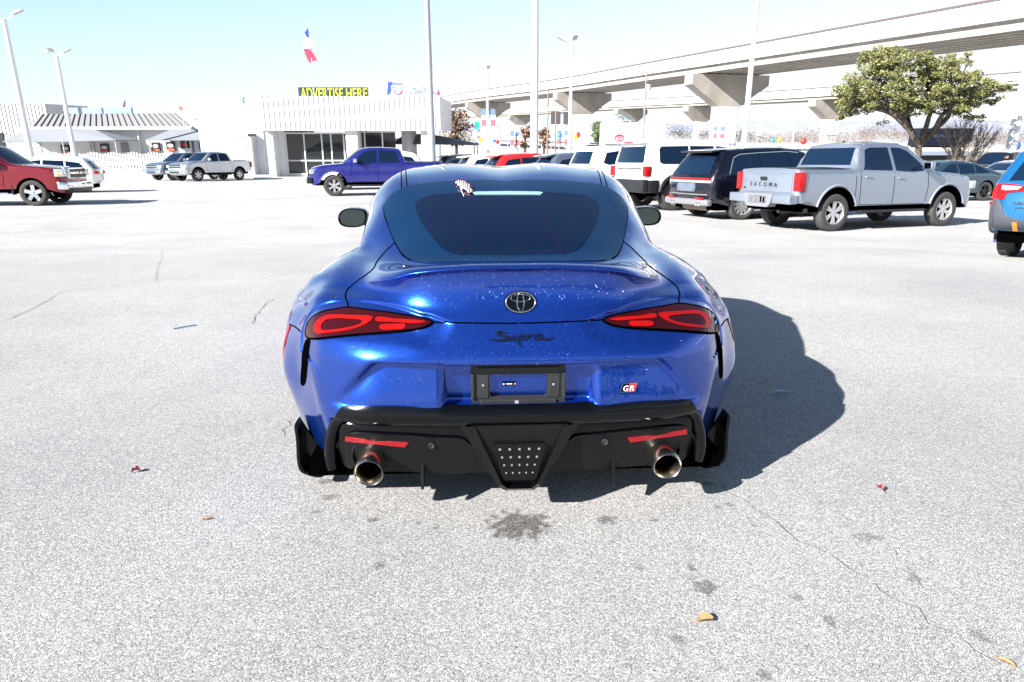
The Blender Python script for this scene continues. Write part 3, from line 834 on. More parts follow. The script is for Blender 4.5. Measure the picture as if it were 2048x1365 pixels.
# ------------------------------------------------------------------ the ground
def ground_material():
    m = bpy.data.materials.new('asphalt'); m.use_nodes = True
    n = m.node_tree.nodes; l = m.node_tree.links; b = n['Principled BSDF']
    def N(t, **k):
        o = n.new(t)
        for a, v in k.items(): o.inputs[a].default_value = v
        return o
    def ramp(src, stops):
        r = n.new('ShaderNodeValToRGB'); e = r.color_ramp.elements
        while len(e) < len(stops): e.new(.5)
        for i, (p, c) in enumerate(stops): e[i].position = p; e[i].color = c if len(c) == 4 else (*c, 1)
        l.new(src, r.inputs[0]); return r.outputs[0]
    def mixc(f, a, bb, mode='MIX'):
        x = n.new('ShaderNodeMix'); x.data_type = 'RGBA'; x.blend_type = mode
        for s, i in ((f, 0), (a, 6), (bb, 7)):
            if isinstance(s, (int, float)): x.inputs[i].default_value = s
            elif isinstance(s, tuple): x.inputs[i].default_value = (*s, 1)
            else: l.new(s, x.inputs[i])
        return x.outputs[2]
    g = n.new('ShaderNodeNewGeometry'); P = g.outputs['Position']
    sy = n.new('ShaderNodeSeparateXYZ'); l.new(P, sy.inputs[0])
    far_bright = n.new('ShaderNodeMapRange'); far_bright.inputs[1].default_value = 2.5; far_bright.inputs[2].default_value = 11; far_bright.inputs[3].default_value = 0; far_bright.inputs[4].default_value = .6; l.new(sy.outputs[1], far_bright.inputs[0]); far_bright = far_bright.outputs[0]  # pits and gaps fade with distance: far ground's brightness put into the colour
    v1 = N('ShaderNodeTexVoronoi', Scale=150.0); l.new(P, v1.inputs['Vector'])
    v2 = N('ShaderNodeTexVoronoi', Scale=150.0); v2.feature = 'DISTANCE_TO_EDGE'; l.new(P, v2.inputs['Vector'])
    n1 = N('ShaderNodeTexNoise', Scale=105.0, Detail=5.0, Roughness=.7); l.new(P, n1.inputs['Vector'])
    n2 = N('ShaderNodeTexNoise', Scale=.5, Detail=5.0, Roughness=.6); l.new(P, n2.inputs['Vector'])
    n3 = N('ShaderNodeTexNoise', Scale=300.0, Detail=2.0); l.new(P, n3.inputs['Vector'])
    sp = n.new('ShaderNodeSeparateColor'); l.new(v1.outputs['Color'], sp.inputs[0])
    stone = ramp(sp.outputs[0], [(0, (.30, .30, .305)), (.3, (.42, .42, .42)), (.75, (.53, .525, .515)), (1, (.66, .65, .63))])
    gap = ramp(v2.outputs[0], [(0, (0, 0, 0)), (.035, (.25, .25, .25)), (.10, (1, 1, 1))])
    pits = ramp(n1.outputs[0], [(.35, (0, 0, 0)), (.45, (1, 1, 1))])
    col = mixc(gap, (.17, .17, .175), stone)
    col = mixc(pits, (.15, .15, .16), col)
    col = mixc(far_bright, col, stone)
    tone = ramp(n2.outputs[0], [(.3, (.80, .80, .82)), (.7, (1.07, 1.06, 1.04))])
    col = mixc(1.0, col, tone, 'MULTIPLY')
    # oil drips: dark blotches at fixed places on the lot
    warp = N('ShaderNodeTexNoise', Scale=28.0, Detail=3.0); l.new(P, warp.inputs['Vector'])
    spots = OIL
    acc = None
    for (x, y, rx, ry, k) in spots:
        sub = n.new('ShaderNodeVectorMath'); sub.operation = 'SUBTRACT'; l.new(P, sub.inputs[0]); sub.inputs[1].default_value = (x, y, 0)
        mul = n.new('ShaderNodeVectorMath'); mul.operation = 'MULTIPLY'; l.new(sub.outputs[0], mul.inputs[0]); mul.inputs[1].default_value = (1 / rx, 1 / ry, 0)
        ln = n.new('ShaderNodeVectorMath'); ln.operation = 'LENGTH'; l.new(mul.outputs[0], ln.inputs[0])
        ad = n.new('ShaderNodeMath'); ad.operation = 'MULTIPLY_ADD'; l.new(warp.outputs[0], ad.inputs[0]); ad.inputs[1].default_value = 3.2; l.new(ln.outputs['Value'], ad.inputs[2])
        mr = n.new('ShaderNodeMapRange'); mr.inputs[1].default_value = 3.0; mr.inputs[2].default_value = 2.3; mr.inputs[3].default_value = 0; mr.inputs[4].default_value = k; l.new(ad.outputs[0], mr.inputs[0])
        if acc is None: acc = mr.outputs[0]
        else:
            mx = n.new('ShaderNodeMath'); mx.operation = 'MAXIMUM'; l.new(acc, mx.inputs[0]); l.new(mr.outputs[0], mx.inputs[1]); acc = mx.outputs[0]
    thin = n.new('ShaderNodeMath'); thin.operation = 'MULTIPLY'; l.new(acc, thin.inputs[0])
    gr = ramp(n1.outputs[0], [(.40, (1, 1, 1)), (.60, (.6, .6, .6))]); l.new(gr, thin.inputs[1])
    col = mixc(thin.outputs[0], col, (.035, .03, .028))
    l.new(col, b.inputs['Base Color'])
    b.inputs['Roughness'].default_value = .85
    b.inputs['Specular IOR Level'].default_value = .35
    hs = n.new('ShaderNodeMath'); hs.operation = 'MULTIPLY_ADD'; l.new(gap, hs.inputs[0]); hs.inputs[1].default_value = .6; l.new(n1.outputs[0], hs.inputs[2])
    h2 = n.new('ShaderNodeMath'); h2.operation = 'MULTIPLY_ADD'; l.new(n3.outputs[0], h2.inputs[0]); h2.inputs[1].default_value = .35; l.new(hs.outputs[0], h2.inputs[2])
    bp = n.new('ShaderNodeBump'); bst = n.new('ShaderNodeMath'); bst.operation = 'MULTIPLY_ADD'; l.new(far_bright, bst.inputs[0]); bst.inputs[1].default_value = -.55; bst.inputs[2].default_value = .75; l.new(bst.outputs[0], bp.inputs['Strength']); bp.inputs['Distance'].default_value = .006
    l.new(h2.outputs[0], bp.inputs['Height']); l.new(bp.outputs[0], b.inputs['Normal'])
    return m
OIL = []
for (px, py, rx, ry, k) in ((1040,1055,.095,.075,.75),(655,965,.05,.025,.8),(658,998,.04,.028,.8),(745,1045,.035,.02,.9),(1215,1045,.05,.035,.85),(1310,1043,.02,.012,.8),(1385,1140,.018,.03,.8),(1408,1180,.045,.045,.85),(1282,1140,.025,.02,.6),(630,1028,.02,.015,.7),(838,1048,.02,.012,.7),(872,1060,.02,.012,.7),(760,1135,.022,.03,.7),(1355,1282,.028,.022,.8),(1595,1200,.022,.022,.7),(1660,1252,.022,.025,.8),(1510,1055,.015,.015,.7),(1460,1010,.02,.02,.7),(1440,1018,.02,.02,.6),(1735,1075,.06,.03,.6),(1830,1165,.03,.03,.6),(1960,1275,.03,.03,.6),(1410,970,.05,.025,.7),(1520,1355,.03,.02,.7)):
    g = on_ground(px, py); big = rx > .09; OIL.append((g.x, g.y, rx * (1.1 if big else .78), ry * (1.1 if big else .78), .92 if big else k * .8))
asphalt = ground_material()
ys = [-30, -10, -3] + [i * .5 for i in range(0, 60)] + [30 + 2.5 * i for i in range(0, 35)] + [120, 200, 500, 2000, 9000]
xs = [-9000, -1000, -200, -60, -30, -15, -8, -4, 0, 4, 8, 15, 30, 60, 200, 1000, 9000]
V = [(x, y, gz(y)) for y in ys for x in xs]
F = [(i * len(xs) + j, i * len(xs) + j + 1, (i + 1) * len(xs) + j + 1, (i + 1) * len(xs) + j) for i in range(len(ys) - 1) for j in range(len(xs) - 1)]
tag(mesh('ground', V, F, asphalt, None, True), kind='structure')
# ------------------------------------------------------------------ other vehicles
glass_v = mat('vehicle_glass', (.004, .012, .03), rough=.04)
trim = mat('black_trim', (.012, .013, .016), rough=.45, noise=.25, nscale=12)
tail_red = mat('tail_red', (.36, .006, .008), rough=.2)
amber = mat('amber_lens', (.8, .25, .04), rough=.3)
lamp_clear = mat('clear_lens', (.55, .58, .6), rough=.08, metal=.6)
silver_rim = mat('silver_rim', (.55, .56, .58), rough=.28, metal=.75)
tyre_grey = mat('dusty_tyre', (.045, .043, .042), rough=.85, noise=.25, nscale=20, bump=.3, bscale=60)
seam_m = dark_void
P_SILVER = paint('silver_paint', (.42, .44, .48), .7, .3)
P_SILVERB = paint('bluish_silver_paint', (.27, .31, .38), .65, .3)
P_WHITE = paint('white_paint', (.78, .78, .77), .0, .35)
P_RED = paint('red_paint', (.19, .006, .014), .45, .3)
P_REDB = paint('bright_red_paint', (.45, .02, .02), .2, .3)
P_NAVY = paint('midnight_paint', (.003, .003, .010), .3, .25)
P_PURPLE = paint('violet_blue_paint', (.022, .024, .22), .5, .3)
P_TEAL = paint('slate_teal_paint', (.035, .07, .10), .6, .3)
P_SKY = paint('sky_blue_paint', (.008, .10, .26), .3, .3)
P_GREY = paint('dark_grey_paint', (.06, .065, .075), .6, .3)
P_BLACK = paint('black_paint', (.012, .012, .014), .2, .25)
P_GREYB = paint('blue_grey_paint', (.14, .17, .24), .6, .3)

def arch(yc, zc, r, z0, n=12):
    "wheel arch as outline points from the front foot over the top to the rear foot"
    a0 = math.asin((z0 - zc) / r)
    return [(yc + r * math.cos(a0 + (math.pi - 2 * a0) * k / n), zc + r * math.sin(a0 + (math.pi - 2 * a0) * k / n)) for k in range(n + 1)]

class Veh:
    def __init__(s, name, label, cat, spec, body_mat, group=None, lod=1.0):
        s.r = empty(name, (0, 0, 0), (0, 0, 0), label, cat, group); s.sp = spec; s.bm = body_mat
        top = spec['top']; wb = spec['wb']; z0 = spec['sill']; ra = spec['arch']; zc = spec['wr'] + .02
        out = list(top) + arch(wb / 2, zc, ra, z0) + arch(-wb / 2, zc, ra, z0)
        P = []
        for i in range(len(out)):            # resample long edges
            a = Vector(out[i]); b = Vector(out[(i + 1) % len(out)]); n = max(1, int((b - a).length / .14))
            for k in range(n): P.append(a + (b - a) * k / n)
        s.P = P; W = spec['W']; bz = spec['belt']; tum = spec['tumble']; ymin = min(p.x for p in P); ymax = max(p.x for p in P)
        cab = spec.get('cab')
        rf = spec.get('rf', .35); rr = spec.get('rr', .22); re = spec.get('re', .07)
        n_top = [(Vector(out[i]), Vector(out[i + 1])) for i in range(len(top) - 1)]
        def dist(y, z):
            q = Vector((y, z)); d = 9
            for a, b in n_top:
                ab = b - a; t = max(0, min(1, (q - a).dot(ab) / max(1e-9, ab.dot(ab)))); d = min(d, (q - a - ab * t).length)
            return d
        def width(y, z):
            w = W
            dF = ymax - y; dR = y - ymin
            if dF < rf: w -= rf * .55 * (1 - math.sqrt(max(0, 1 - (1 - dF / rf) ** 2)))
            if dR < rr: w -= rr * .55 * (1 - math.sqrt(max(0, 1 - (1 - dR / rr) ** 2)))
            w -= .03 * ((z - .75) / .6) ** 2
            if z > bz: w -= (z - bz) * tum
            d = dist(y, z)
            if d < re: w -= re * (1 - math.sqrt(max(0, 1 - (1 - d / re) ** 2)))
            return max(w, .1)
        s.width = width
        poly = [(p.x, p.y) for p in P]
        step = .16 / lod
        # inner points, plus rows close under the top edge so it rounds off
        extra = []
        n = len(P)
        for i in range(n):
            p = P[i]; t = (P[(i + 1) % n] - P[i - 1])
            if t.length < 1e-6: continue
            nn = Vector((t.y, -t.x)).normalized()
            if dist(p.x, p.y) > .001: continue
            for dd in (.012, .035, .075):
                q = p + nn * dd
                if poly_inside((q.x, q.y), poly): extra.append(q)
        pts = [Vector(p) for p in poly] + extra
        ed = [(i, (i + 1) % n) for i in range(n)]
        y = ymin + .05
        while y < ymax:
            z = .2
            while z < 2.2:
                if poly_inside((y, z), poly) and min(((Vector((y, z)) - p).length for p in P)) > step * .55: pts.append(Vector((y, z)))
                z += step
            y += step
        v2, e2, f2, _, _, _ = delaunay_2d_cdt(pts, ed, [], 0, 1e-5)
        v2 = list(v2)
        faces = [f for f in f2 if poly_inside(tuple(sum((v2[i] for i in f), Vector((0, 0))) / len(f)), poly)]
        V = []; F = []; m = len(v2)
        for sgn in (1, -1):
            V += [Vector((sgn * width(q.x, q.y), q.x, q.y)) for q in v2]
        F += [tuple(f) for f in faces] + [tuple(i + m for i in reversed(f)) for f in faces]
        # skin across from side to side
        cols = [-.9, -.7, -.4, 0, .4, .7, .9]; base = len(V)
        flags = []
        for i in range(n):
            p = P[i]; t = (P[(i + 1) % n] - P[i - 1]).normalized(); nn = Vector((-t.y, t.x))
            onTop = dist(p.x, p.y) < .002
            w = width(p.x, p.y)
            cr = (.035 if abs(nn.x) < .5 else .075) if onTop else 0
            if onTop and i < 1: cr = .03
            for c in cols:
                k = cr * (1 - c * c)
                V.append(Vector((c * w, p.x + nn.x * k, p.y + nn.y * k)))
            flags.append(onTop)
        nc = len(cols)
        nf0 = len(F); dk = []
        for i in range(n):
            j = (i + 1) % n
            ri = [i + m] + [base + i * nc + k for k in range(nc)] + [i]
            rj = [j + m] + [base + j * nc + k for k in range(nc)] + [j]
            for k in range(len(ri) - 1):
                F.append((ri[k], ri[k + 1], rj[k + 1], rj[k]))
                dk.append(not (flags[i] and flags[j]))
        s.bvh = BVHTree.FromPolygons([tuple(v) for v in V], F)
        o = mesh('body', V, F, body_mat, s.r, True)
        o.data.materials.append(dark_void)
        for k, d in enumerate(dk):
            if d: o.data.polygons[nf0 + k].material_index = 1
        bm = bmesh.new(); bm.from_mesh(o.data); bmesh.ops.recalc_face_normals(bm, faces=bm.faces)
        for e in bm.edges:
            if len(e.link_faces) == 2:
                if e.link_faces[0].material_index != e.link_faces[1].material_index or e.calc_face_angle(0) > R(38): e.smooth = False
        bm.to_mesh(o.data); bm.free()
        s.body = o
        # dark floor
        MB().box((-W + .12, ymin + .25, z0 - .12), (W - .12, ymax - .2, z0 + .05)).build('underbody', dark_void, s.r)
    def hit(s, a, b, axis, sgn):
        if axis == 'x': o = Vector((4 * sgn, a, b)); d = Vector((-sgn, 0, 0))
        elif axis == 'y': o = Vector((a, 6 * sgn, b)); d = Vector((0, -sgn, 0))
        else: o = Vector((a, b, 5)); d = Vector((0, 0, -1))
        h = s.bvh.ray_cast(o, d)
        if h[0] is None: h = s.bvh.find_nearest(Vector((a, sgn * 2.5, b)) if axis == 'y' else Vector((sgn, a, b)))
        n = h[1]
        if n.dot(d) > 0: n = -n
        return h[0], n
    def panel(s, name, poly, axis, sgn, m, off=.006, depth=.02, step=.12, parent=None, label=None, rnd=0):
        if rnd:
            poly = [(p.x, p.y) for p in crom([Vector((a, b, 0)) for a, b in poly], rnd, True)]
        if axis == 'y': step = min(step, .075); off = max(off, .012)
        rp = []
        for i in range(len(poly)):
            a_ = Vector(poly[i]); b_ = Vector(poly[(i + 1) % len(poly)]); k_ = max(1, int((b_ - a_).length / (step * .8)))
            rp += [tuple(a_ + (b_ - a_) * q_ / k_) for q_ in range(k_)]
        v2, f2 = fill2d(rp, step)
        V = []; N = []
        for p in v2:
            q, n = s.hit(p[0], p[1], axis, sgn); V.append(q + n * off); N.append(n)
        F = list(f2); cnt = {}
        for f in f2:
            for k in range(len(f)):
                e = tuple(sorted((f[k], f[(k + 1) % len(f)]))); cnt[e] = cnt.get(e, 0) + 1
        mp = {}
        for (a, b), c in cnt.items():
            if c == 1:
                for q in (a, b):
                    if q not in mp: mp[q] = len(V); V.append(V[q] - N[q] * depth)
                F.append((a, b, mp[b], mp[a]))
        o = mesh(name, V, F, m, parent or s.r, True)
        bm = bmesh.new(); bm.from_mesh(o.data); bmesh.ops.recalc_face_normals(bm, faces=bm.faces)
        for e in bm.edges:
            if len(e.link_faces) == 2 and e.calc_face_angle(0) > R(45): e.smooth = False
        bm.to_mesh(o.data); bm.free()
        if label: o['label'] = label
        return o
    def line(s, name, paths, r, m, parent=None):
        "strips laid on the body; each path: axis, sign, points"
        for axis, sgn, pts in paths:
            mb = MB()
            Q = []
            for i in range(len(pts) - 1):
                for k in range(6):
                    t = k / 6; Q.append((pts[i][0] * (1 - t) + pts[i + 1][0] * t, pts[i][1] * (1 - t) + pts[i + 1][1] * t))
            Q.append(pts[-1])
            mb.tube([s.hit(a, b, axis, sgn)[0] for a, b in Q], r, 5)
            mb.build(name, m, parent or s.r, True)
    def wheels(s, w=.25, spokes=6, rim=silver_rim, tyre=tyre_grey, rr=.64, twin=True, tread=False, only=None):
        sp = s.sp
        for sx in (1, -1):
            for yy in (sp['wb'] / 2, -sp['wb'] / 2):
                wheel(s.r, sx * (sp['W'] - w / 2 - .015), yy, sp['wr'], sp['wr'], w, sx, spokes, rim, 'wheel', rr, twin, tyre, tread)
    def flares(s, m, r=.035, extra=.02):
        for sx in (1, -1):
            for yy in (s.sp['wb'] / 2, -s.sp['wb'] / 2):
                a = arch(yy, s.sp['wr'] + .02, s.sp['arch'] + extra, s.sp['sill'], 18)
                mb = MB(); mb.tube([(sx * (s.sp['W'] - .01), y, z) for y, z in a], r, 8)
                mb.build('wheel_arch_trim', m, s.r, True)
    def mirrors(s, y, z, m, w=.20, h=.17):
        for sx in (1, -1):
            x = s.width(y, z)
            mb = MB(); mb.box((sx * (x + .05) if sx > 0 else -(x + .05 + w), y - .05, z), (x + .05 + w if sx > 0 else -(x + .05), y + .09, z + h), None, .03)
            mb.tube([(sx * (x - .02), y + .02, z + .03), (sx * (x + .08), y + .02, z + .04)], .022, 6)
            o = mb.build('door_mirror', m, s.r, True)
            MB().box((sx * (x + .07) if sx > 0 else -(x + .03 + w), y - .056, z + .02), (x + .03 + w if sx > 0 else -(x + .07), y - .049, z + h - .02)).build('mirror_glass', MATS['mirror'], o)
    def handles(s, pts, m):
        for sx in (1, -1):
            for y, z in pts:
                x = s.hit(y, z, 'x', sx)[0].x
                MB().box((min(x, x + sx * .035), y - .09, z - .015), (max(x, x + sx * .035), y + .09, z + .015), None, .008).build('door_handle', m, s.r, True)
    def place(s, ref, world, heading, scale=1.0, lift=0.0):
        "put the local ground point ref=(x,y) at a world point; heading in degrees from +x"
        X, Y = world; sl = slope(Y)
        n = Vector((0, sl, 1)).normalized()
        f = Vector((math.cos(R(heading)), math.sin(R(heading)), 0)); f = (f - n * f.dot(n)).normalized()
        r_ = f.cross(n)
        M = Matrix(((r_.x, f.x, n.x, 0), (r_.y, f.y, n.y, 0), (r_.z, f.z, n.z, 0), (0, 0, 0, 1))) @ Matrix.Scale(scale, 4)
        o = Vector((X, Y, gz(Y) + lift)) - M @ Vector((ref[0], ref[1], 0))
        s.r.matrix_world = Matrix.Translation(o) @ M
        return s

def lettering(v, text, axis_pos, size, m, spacing=1.3, parent=None, sgn=-1, shear=0, name='lettering'):
    "writing on the rear face: axis_pos = (x, z) centre"
    q, n = v.hit(axis_pos[0], axis_pos[1], 'y', sgn)
    vv, f = text_mesh(text, size, shear, .004, spacing)
    t = math.atan2(-n.z, -n.y * -sgn) if False else 0
    M = Matrix.Translation(q + n * .017) @ n.to_track_quat('Z', 'Y').to_matrix().to_4x4()
    mb = MB(); mb.add(vv, f); place(mb, M)
    return mb.build(name, m, parent or v.r)

# ---- silver pickup ------------------------------------------------
PICK = dict(wb=3.35, W=.965, sill=.54, arch=.53, wr=.40, belt=1.22, tumble=.27, re=.06, rr=.16, rf=.4,
  top=[(-2.72,.62),(-2.76,.80),(-2.76,1.22),(-2.73,1.31),(-2.0,1.305),(-1.22,1.31),(-1.17,1.34),(-1.03,1.72),(-.96,1.815),(-.8,1.855),(-.2,1.885),(.25,1.87),(.5,1.82),(.85,1.55),(1.18,1.30),(1.3,1.255),(2.0,1.20),(2.35,1.13),(2.52,1.0),(2.60,.8),(2.58,.52),(2.45,.42)])
def pickup_details(v, chrome_trim=False, mirror_m=None, plain=False):
    P = v.sp
    for sx in (1, -1):
        v.panel('side_window', [(-.98,1.30),(-.93,1.38),(-.84,1.72),(-.70,1.765),(-.16,1.775),(-.12,1.28)], 'x', sx, glass_v)
        v.panel('side_window', [(-.02,1.28),(-.06,1.775),(.22,1.765),(.42,1.70),(.72,1.47),(.88,1.32),(.80,1.27),(.30,1.255)], 'x', sx, glass_v)
    v.panel('rear_window', [(-.72,1.40),(.72,1.40),(.66,1.76),(-.66,1.76)], 'y', -1, glass_v)
    v.panel('windscreen', [(-.70,1.30),(.70,1.30),(.60,1.80),(-.60,1.80)], 'y', 1, glass_v, step=.1)
    L = []
    for sx in (1, -1):
        L += [('x', sx, [(-1.06,1.30),(-1.04,.56)]), ('x', sx, [(-.07,1.26),(-.06,.55)]), ('x', sx, [(.96,1.27),(1.0,.9),(.95,.6)]), ('x', sx, [(-1.04,.56),(.93,.55)]), ('x', sx, [(-1.19,1.30),(-1.18,.52)])]
    v.line('door_gap', L, .006, seam_m)
    v.handles([(-.85,1.15),(.12,1.12)], v.bm)
    v.panel('bed_cover', [(-.84,-2.64),(.84,-2.64),(.84,-1.25),(-.84,-1.25)], 'z', 1, trim, off=.01)
    for sx in (1, -1):
        MB().box((min(sx*.80, sx*.99), -2.775, .87), (max(sx*.80, sx*.99), -2.60, 1.25), None, .02).build('tail_lamp', tail_red, v.r, True)
        MB().box((min(sx*.62, sx*.95), 2.40, .86), (max(sx*.62, sx*.95), 2.60, 1.04), None, .03).build('headlamp', lamp_clear, v.r, True)
        MB().box((sx*.93-.05, -1.0, .38), (sx*.93+.05, 1.0, .44), None, .02).build('side_step', trim, v.r, True)
    v.mirrors(.80, 1.30, mirror_m or v.bm)
    v.wheels()
silver_pk = Veh('pickup_truck', 'silver double-cab pickup with dark block letters across its tailgate, nearest of the parked row', 'pickup truck', PICK, P_SILVERB, lod=1.6)
v = silver_pk
pickup_details(v)
v.flares(mat('silver_trim', (.24, .27, .33), rough=.6, metal=.3), .03, .03)
tg = v.panel('tailgate', [(-.765,.84),(.765,.84),(.765,1.275),(-.765,1.275)], 'y', -1, P_SILVERB, off=.012, step=.15)
lettering(v, 'TACOMA', (-.02, .985), .125, trim, 2.1, tg)
v.line('pressed_line', [('y', -1, [(-.74,1.225),(-.5,1.225),(-.42,1.20),(.42,1.20),(.5,1.225),(.74,1.225)])], .006, P_SILVERB, tg)
MB().prism([(-.085,1.08),(.085,1.08),(.10,1.13),(.085,1.155),(-.085,1.155),(-.10,1.13)], -2.875, -2.82).build('tailgate_handle', trim, tg)
lettering(v, '4x4', (-.66, .905), .06, trim, 1.0, tg, name='badge')
for sx in (-1, 1): MB().box((min(sx*.42,sx*.96),-2.98,.60),(max(sx*.42,sx*.96),-2.74,.80), None, .03).build('bumper', P_SILVERB, v.r, True)
bmp = MB().prism([(-.46,.80),(.46,.80),(.40,.60),(.32,.52),(-.32,.52),(-.40,.60)], -2.99, -2.78).build('bumper_step', mat('bumper_grey', (.16,.17,.2), rough=.5), v.r)
MB().box((-.28,-3.0,.60),(.28,-2.985,.76), None, .005).build('plate_recess', mat('grey_mottled', (.12,.12,.13), rough=.4, noise=.8, nscale=14), bmp)
MB().box((.10,-3.006,.62),(.15,-2.99,.74)).box((.19,-3.006,.62),(.24,-2.99,.73)).build('recess_slot', dark_void, bmp)
MB().tube([(-.9,-2.45,.46),(.9,-2.45,.46)], .05, 8).tube([(.35,-2.7,.42),(.35,-1.9,.42)], .04, 8).tube([(.25,-1.9,.45),(.5,-1.6,.45)], .11, 8).tube([(-.7,-1.675,.42),(.7,-1.675,.42)], .07, 8).ball((0,-1.675,.40), .16, 10).build('rear_axle', trim, v.r, True)
MB().box((-.30,-.93,1.835),(.30,-.80,1.875), None, .01).build('spoiler', trim, v.r)
MB().prism([(-.08,1.86),(.02,1.86),(.0,1.92),(-.03,1.93)], -.012, .012, 'x', Matrix.Translation((0,-.65,.0))).build('aerial_fin', trim, v.r)
v.place((.965-.13, -1.675), (7.14, 15.42), 21.5, 1.03)
lettering_m = trim

# ---- SUVs ---------------------------------------------------------
def suv_common(v, side, rear, front=None, lamps=None, rail=False):
    for sx in (1, -1):
        for w_ in side: v.panel('side_window', w_, 'x', sx, glass_v)
    rwn = v.panel('rear_window', rear, 'y', -1, glass_v)
    if front: v.panel('windscreen', front, 'y', 1, glass_v)
    return rwn
# white off-roader
LC = dict(wb=2.85, W=.97, sill=.52, arch=.50, wr=.41, belt=1.22, tumble=.16, re=.06, rr=.14, rf=.35,
  top=[(-2.28,.60),(-2.34,.72),(-2.34,1.18),(-2.20,1.84),(-2.12,1.90),(-1.5,1.935),(.15,1.915),(.42,1.86),(.98,1.32),(1.1,1.27),(2.1,1.22),(2.28,1.15),(2.36,.95),(2.36,.55),(2.25,.45)])
v = Veh('off_road_car', 'white boxy off-road car with black lower bumper and knobbly tyres, left of the midnight-blue SUV', 'off-road car', LC, P_WHITE, lod=1.4)
suv_common(v, [[(-1.95,1.32),(-1.93,1.66),(-1.86,1.74),(-.98,1.76),(-.98,1.27),(-1.85,1.27)],[(-.92,1.27),(-.92,1.76),(-.12,1.76),(-.12,1.27)],[(-.04,1.27),(-.04,1.76),(.30,1.74),(.70,1.38),(.66,1.27)]], [(-.72,1.30),(.72,1.30),(.66,1.74),(-.66,1.74)], [(-.72,1.36),(.72,1.36),(.66,1.80),(-.66,1.80)])
MB().prism([(-2.40,1.83),(-2.02,1.86),(-2.0,1.93),(-2.42,1.90)], -.72, .72, 'x').build('roof_spoiler', P_WHITE, v.r)
MB().box((-.25,-2.445,1.845),(.25,-2.43,1.875)).build('brake_light', tail_red, v.r)
for sx in (1, -1):
    MB().box((min(sx*.80,sx*.975),-2.42,.94),(max(sx*.80,sx*.975),-2.24,1.22),None,.02).build('tail_lamp', tail_red, v.r, True)
MB().box((-.55,-2.42,1.13),(.66,-2.36,1.17),None,.006).build('tailgate_bar', mat('bar_grey', (.1,.1,.1), rough=.3, metal=.4), v.r)
MB().box((-.97,-2.50,.50),(.97,-2.25,.86),None,.05).build('bumper', trim, v.r, True)
for sx in (1,-1): MB().box((sx*.97-.03,-2.30,.50),(sx*.97+.02,-1.98,.84),None,.02).box((sx*.85-.12,-1.99,.32),(sx*.85+.12,-1.96,.75)).build('mud_flap', trim, v.r, True)
v.flares(trim, .055); v.mirrors(.55,1.28,P_WHITE); v.handles([(-.75,1.14),(.1,1.14)],trim)
v.line('door_gap', [('x',s_,[(-.95,1.25),(-.95,.9),(-1.1,.85)]) for s_ in (1,-1)]+[('x',s_,[(-.08,1.25),(-.08,.55)]) for s_ in (1,-1)], .006, seam_m)
v.wheels(w=.29, spokes=6, rim=mat('two_tone_rim',(.35,.35,.36),rough=.3,metal=.6), tread=True)
v.place((.83,-1.425),(5.05,21.9),21.5,1.12)
# midnight-blue SUV
AV = dict(wb=3.02, W=.99, sill=.36, arch=.46, wr=.40, belt=1.08, tumble=.30, re=.08, rr=.30, rf=.45,
  top=[(-2.42,.45),(-2.52,.60),(-2.52,.80),(-2.48,1.05),(-2.28,1.34),(-2.10,1.60),(-2.06,1.68),(-1.9,1.715),(-1.2,1.765),(-.2,1.785),(.35,1.74),(.7,1.62),(1.38,1.17),(1.6,1.10),(2.2,1.0),(2.42,.88),(2.5,.65),(2.42,.35)])
v = Veh('family_suv', 'glossy midnight-blue SUV with a full-width red tail lamp strip, beside the silver pickup', 'SUV', AV, P_NAVY, lod=1.4)
suv_common(v, [[(-1.98,1.15),(-1.78,1.50),(-1.6,1.58),(-1.02,1.62),(-1.0,1.14)],[(-.95,1.14),(-.97,1.625),(-.1,1.66),(-.06,1.12)],[(.02,1.12),(-.02,1.66),(.30,1.62),(.62,1.50),(1.1,1.17),(1.05,1.12)]], [(-.76,1.12),(.76,1.12),(.62,1.56),(-.62,1.56)], [(-.74,1.2),(.74,1.2),(.62,1.68),(-.62,1.68)])
MB().prism([(-2.34,1.655),(-1.95,1.70),(-1.9,1.735),(-2.36,1.705)], -.66, .66, 'x').build('roof_spoiler', P_NAVY, v.r)
rs = v.panel('light_strip', [(-.86,.985),(.86,.985),(.80,1.035),(-.80,1.035)], 'y', -1, tail_red, off=.015)
v.panel('chrome_strip', [(-.88,.92),(.88,.92),(.86,.975),(-.86,.975)], 'y', -1, lamp_clear, off=.012)
v.panel('number_plate_recess', [(-.36,.70),(.36,.70),(.40,.80),(.36,.90),(-.36,.90),(-.40,.80)], 'y', -1, mat('recess_grey',(.10,.12,.17),rough=.35,noise=.5,nscale=6), off=.014)
v.panel('number_plate_bar', [(-.8,.62),(.8,.62),(.8,.645),(-.8,.645)], 'y', -1, chrome, off=.014)
lettering(v, 'AVIATOR', (-.15, 1.075), .055, chrome, 2.2)
MB().box((-.93,-2.60,.36),(.93,-2.42,.52),None,.05).build('bumper_valance', mat('valance_grey',(.28,.28,.30),rough=.3,metal=.5), v.r, True)
for sx in (1,-1):
    MB().box((sx*.62-.16,-2.63,.53),(sx*.62+.16,-2.59,.56)).build('reflector', tail_red, v.r)
    for k in (0,1):
        MB().lathe([(.045,.1),(.05,0),(.042,-.01),(.04,.08),(0,.08)],14,Matrix.Translation((sx*(.50+.11*k),-2.60,.40))@Matrix.Rotation(R(90),4,'Z')).build('exhaust_tip', chrome, v.r, True)
v.line('window_trim', [('x',s_,[(-1.98,1.12),(-.5,1.10),(1.08,1.10)]) for s_ in (1,-1)]+[('x',s_,[(-2.0,1.14),(-1.8,1.53),(-1.6,1.61),(-1.0,1.65),(-.1,1.69),(.3,1.66)]) for s_ in (1,-1)], .012, chrome)
